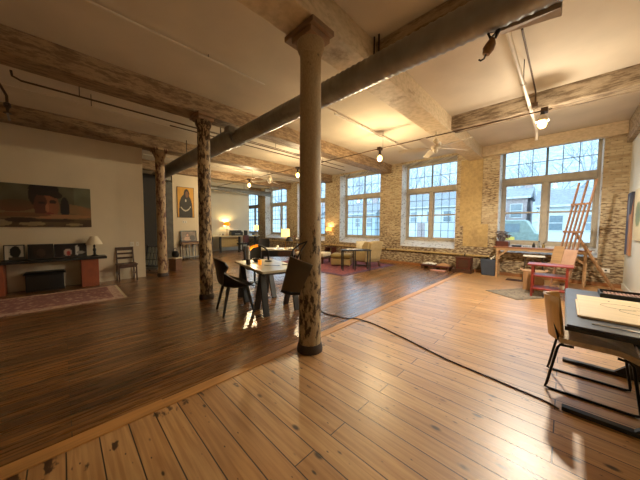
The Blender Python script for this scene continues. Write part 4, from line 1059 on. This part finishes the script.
t = thing('ruler', 'thin pale metal ruler lying along the near edge of the drafting table', 'ruler', (.34, 2.86, .752), -.03)
MB().box(-.16,.16,-.018,.018,0,.003).build('blade', m_chrome, t)

t = thing('sled_chair', 'tan chair with yellow plywood back and bent black sled legs at the drafting table', 'chair', (.2, 3.34, 0), PI/2)
# local: +y is the back (world -x), x across
for s in (-1, 1):
    x = s*.225
    MB().tube([(x,.1,.445), (x,.19,.44), (x,.205,.41), (x,.265,.05), (x,.275,.02), (x,.245,.011), (x,-.25,.011), (x,-.285,.02), (x,-.285,.05), (x,-.235,.40), (x,-.215,.43), (x,-.15,.44)], .011, 8).build('sled_leg', m_steel, t, smooth=True)
    MB().tube([(x*.95,.17,.445), (x*.95,.20,.48), (x*.7,.235,.62)], .010, 8).build('back_post', m_steel, t, smooth=True)
MB().cyl((-.225,.12,.438), (.225,.12,.438), .009, n=8).build('cross_tube', m_steel, t)
MB().sheet(10, 14, lambda u, v: Vector(((u-.5)*.46, .2-.46*v, .452+.012*math.cos(PI*2*u)*.6-.05*max(0, v-.75)**1.5*6-.0*v)), .045).build('seat', m_seat, t, smooth=True)
def bk(u, v):
    w_ = .44*(1-.25*(2*v-1)**4) - .03*v
    return Vector(((u-.5)*w_, .165+.05*v+.10*(1-(2*u-1)**2), .462+.39*v))
MB().sheet(12, 10, bk, .014).build('backrest', m_ply, t, smooth=True)

t = thing('extension_cord', 'dark orange extension cord snaking over the light floorboards to the drafting table', 'cord', (0,0,0))
ctrl = [(-3.55,3.62),(-3.2,3.3),(-2.95,3.12),(-2.6,3.15),(-2.17,3.3),(-1.54,3.17),(-.92,2.99),(-.56,2.93),(-.23,2.88),(-.06,2.85),(.03,2.80)]
pts = []
for i in range(len(ctrl)-1):
    p = [Vector(ctrl[max(0, min(len(ctrl)-1, i+k))]) for k in (-1, 0, 1, 2)]
    for s in range(8):
        q = s/8
        v = .5*((2*p[1])+(-p[0]+p[2])*q+(2*p[0]-5*p[1]+4*p[2]-p[3])*q*q+(-p[0]+3*p[1]-3*p[2]+p[3])*q**3)
        pts.append((v.x, v.y, .009+(.011 if -2.44 < v.x < -2.28 else 0)))
MB().tube(pts, .008, 8).build('cord_run', m_cord, t, smooth=True)

# ------------------------------------------------------------------ outside
m_hill = M('wooded_hillside', (158,166,172), .95, var=.35, vs=1.2, bump=.6, bs=6)
m_street = M('street_ground', (116,120,116), .9, var=.2, vs=.6)
def hillz(x, y):
    s = max(0, (y-44)/70); return -.2+36*s*s*(3-2*min(s, 1))+(1.6*mnoise.noise(Vector((x*.05, y*.05, 3))) if y > 46 else 0)
struct(MB().sheet(60, 26, lambda u, v: Vector((-150+200*u, 10.3+115*v**1.3, hillz(-150+200*u, 10.3+115*v**1.3) if 10.3+115*v**1.3 > 44 else -.2))).build('ground', m_hill))
struct(MB().box(-90, 20, 10.3, 26, -.3, -.12).build('street', m_street))
m_siding = M('white_siding', (188,194,194), .7, var=.06, vs=3, stretch=(.2,.2,9))
m_bluesiding = M('pale_blue_siding', (164,178,184), .7, var=.08, vs=3, stretch=(.2,.2,9))
m_roof = M('grey_shingle', (124,126,130), .85, var=.3, vs=5)
m_redbrick = M('mauve_brick', (160,146,144), .85, var=.3, vs=6)
m_hglass = M('house_window_glass', (110,126,134), .15, var=.2)
m_trim = M('house_trim', (180,186,186), .6)
def house(x, y, wd, dp, h, rh, wall, roof, label, wins, door=None):
    t = thing('house', label, 'house', (x, y, -.2))
    MB().box(-wd/2, wd/2, 0, dp, 0, h).build('walls', wall, t)
    o = .3
    MB().prism([(-wd/2-o,-o,h),(-wd/2-o,dp+o,h),(-wd/2-o,dp/2,h+rh)], (wd+2*o,0,0)).build('roof', roof, t)
    MB().box(-wd/2-o, wd/2+o, -o-.08, -o, h-.12, h+.06).build('gutter', m_trim, t)
    for (wx, wz) in wins:
        f = MB().box(wx-.5,wx-.42,-.06,0,wz,wz+1.4).box(wx+.42,wx+.5,-.06,0,wz,wz+1.4).box(wx-.42,wx+.42,-.06,0,wz,wz+.08).box(wx-.42,wx+.42,-.06,0,wz+1.32,wz+1.4).box(wx-.42,wx+.42,-.06,0,wz+.66,wz+.74).build('window', m_trim, t)
        MB().box(wx-.42,wx+.42,-.02,-.005,wz+.08,wz+1.32).build('pane', m_hglass, f)
    if door is not None:
        MB().box(door-.5,door+.5,-.05,0,0,2.2).build('door', m_redbrick, t)
    MB().box(wd*.2,wd*.2+.6,dp/2-.3,dp/2+.3,h+rh*.5,h+rh+.8).build('chimney', m_redbrick, t)
house(1.6, 30, 6.8, 6, 3.6, 1.7, m_siding, m_roof, 'white siding house seen behind the easel through the end window', [(-2.2,1.4),(0,1.4),(2.2,1.4)])
house(-3.5, 31, 1.6, 6, 4.6, 1.3, m_redbrick, m_roof, 'narrow mauve brick house beside the white siding house', [(0,2.6)])
house(-6.7, 29, 3.4, 6, 2.9, 1.5, m_siding, m_roof, 'small white cottage at the edge of the end window view', [(-.6,1.2),(.6,1.2)], 1.4)
house(-13.6, 33, 8.0, 6, 4.2, 2.2, m_siding, m_roof, 'long white house with grey roof seen through the middle window', [(-3,2.3),(-1,2.3),(1.2,2.3),(3.2,2.3)], 0)
house(-23.5, 32, 7, 6, 3.6, 2.0, m_bluesiding, m_roof, 'pale blue house seen through the window behind the armchair', [(-2,1.6),(0.5,1.6),(2.6,1.6)])
house(-36, 33, 8, 6, 3.8, 2.0, m_siding, m_roof, 'white house farthest along the street, seen by the far windows', [(-2.5,1.6),(0,1.6),(2.5,1.6)])
t = thing('delivery_van', 'grey green van parked in the street outside the end window', 'van', (-2.7, 21.5, -.12))
MB().prism([(-1.3,-.85,.35),(-1.3,-.85,1.75),(-1.0,-.85,2.1),(.9,-.85,2.1),(1.35,-.85,1.3),(1.7,-.85,1.15),(1.7,-.85,.35)], (0,1.7,0)).build('body', M('grey_green_paint', (130,146,140), .35, .2), t, bevel=.05)
for x in (-.8,1.1): MB().cyl((x,-.88,.34), (x,-.68,.34), .34, n=18).build('wheel', m_blackmat, t, smooth=True)
MB().box(-.9,.6,-.87,-.85,1.3,1.85).build('side_window', m_hglass, t)
MB().box(-.35,.35,-.88,-.86,.75,1.0).build('plate', M('yellow_plate', (200,172,70), .5), t)
m_bark = M('bare_bark', (150,154,160), .9, var=.3, vs=4)
def tree(x, y, h, label, seed, group):
    rng = random.Random(seed); t = thing('bare_tree', label, 'tree', (x, y, (hillz(x, y) if y > 44 else -.2)-.05), 0, group)
    tr = MB(); br = MB()
    def grow(p, d, L, r, lev, mesh):
        q = p+d*L*.5+Vector((rng.uniform(-1,1), rng.uniform(-1,1), .2))*L*.06; e = p+d*L
        mesh.tube([p, q, e], [r, r*.85, r*.65], 5 if lev else 8)
        if lev >= 4: return
        for k in range(3 if lev < 3 else 2):
            a = rng.uniform(0, 2*PI); sp = rng.uniform(.35, .8)
            s = d.orthogonal().normalized(); s = Matrix.Rotation(a, 3, d) @ s
            nd = (d*math.cos(sp)+s*math.sin(sp)+Vector((0,0,.15))).normalized()
            grow(e-d*L*.1*k, nd, L*rng.uniform(.6,.85), r*.6, lev+1, br)
    grow(Vector((0,0,0)), Vector((rng.uniform(-.08,.08), 0, 1)).normalized(), h*.3, h*.014, 0, tr)
    tr.build('trunk', m_bark, t); br.build('branches', m_bark, t)
rng = random.Random(3)
spots = []
for win, (r0, r1, n) in {'the easel window': (-.15,.06,7), 'the middle window': (-.48,-.28,6), 'the window behind the armchair': (-.80,-.60,6), 'the window beside the nearest column': (-1.06,-.9,3), 'the far windows': (-1.55,-1.2,4)}.items():
    for k in range(n):
        y = rng.choice((40, 46, 52, 58, 64)); x = y*(r0+(r1-r0)*(k+.5)/n)+rng.uniform(-.6,.6)
        tree(x, y, rng.uniform(11, 16), 'leafless grey tree on the hillside seen through '+win, int(rng.random()*1e6), 'bare trees through '+win)

# ------------------------------------------------------------------ light, sky, camera
wd = bpy.data.worlds.new('sky'); S.world = wd; wd.use_nodes = True
N, L = wd.node_tree.nodes, wd.node_tree.links
bg = N['Background']
tc = N.new('ShaderNodeTexCoord'); sp = N.new('ShaderNodeSeparateXYZ'); L.new(tc.outputs['Generated'], sp.inputs[0])
rp = N.new('ShaderNodeValToRGB'); rp.color_ramp.elements[0].position = 0; rp.color_ramp.elements[0].color = (.72,.86,.96,1)
rp.color_ramp.elements[1].position = .6; rp.color_ramp.elements[1].color = (.5,.70,.92,1)
L.new(sp.outputs['Z'], rp.inputs['Fac']); L.new(rp.outputs['Color'], bg.inputs['Color'])
bg.inputs['Strength'].default_value = 6.0

cam = bpy.data.cameras.new('camera'); co = bpy.data.objects.new('camera', cam); COL.objects.link(co)
cam.sensor_fit = 'HORIZONTAL'; cam.sensor_width = 36; cam.lens = 36*251.4/640
cam.clip_start = .02; cam.clip_end = 500
yaw, pitch, roll = .7720, -.0544, .00527
f = Vector((-math.sin(yaw)*math.cos(pitch), math.cos(yaw)*math.cos(pitch), math.sin(pitch)))
r = Vector((math.cos(yaw), math.sin(yaw), 0)); u = r.cross(f)
r2 = r*math.cos(roll)+u*math.sin(roll); u2 = -r*math.sin(roll)+u*math.cos(roll)
mw = Matrix((r2, u2, -f)).transposed().to_4x4(); mw.translation = (0, 0, 1.5)
co.matrix_world = mw
S.camera = co
S.view_settings.view_transform = 'Standard'; S.view_settings.look = 'None'
S.view_settings.exposure = 0; S.view_settings.gamma = 1; S.view_settings.use_curve_mapping = False
S.cycles.use_denoising = True
S.cycles.max_bounces = 10; S.cycles.diffuse_bounces = 5; S.cycles.glossy_bounces = 4; S.cycles.transparent_max_bounces = 16
S.cycles.sample_clamp_indirect = 6
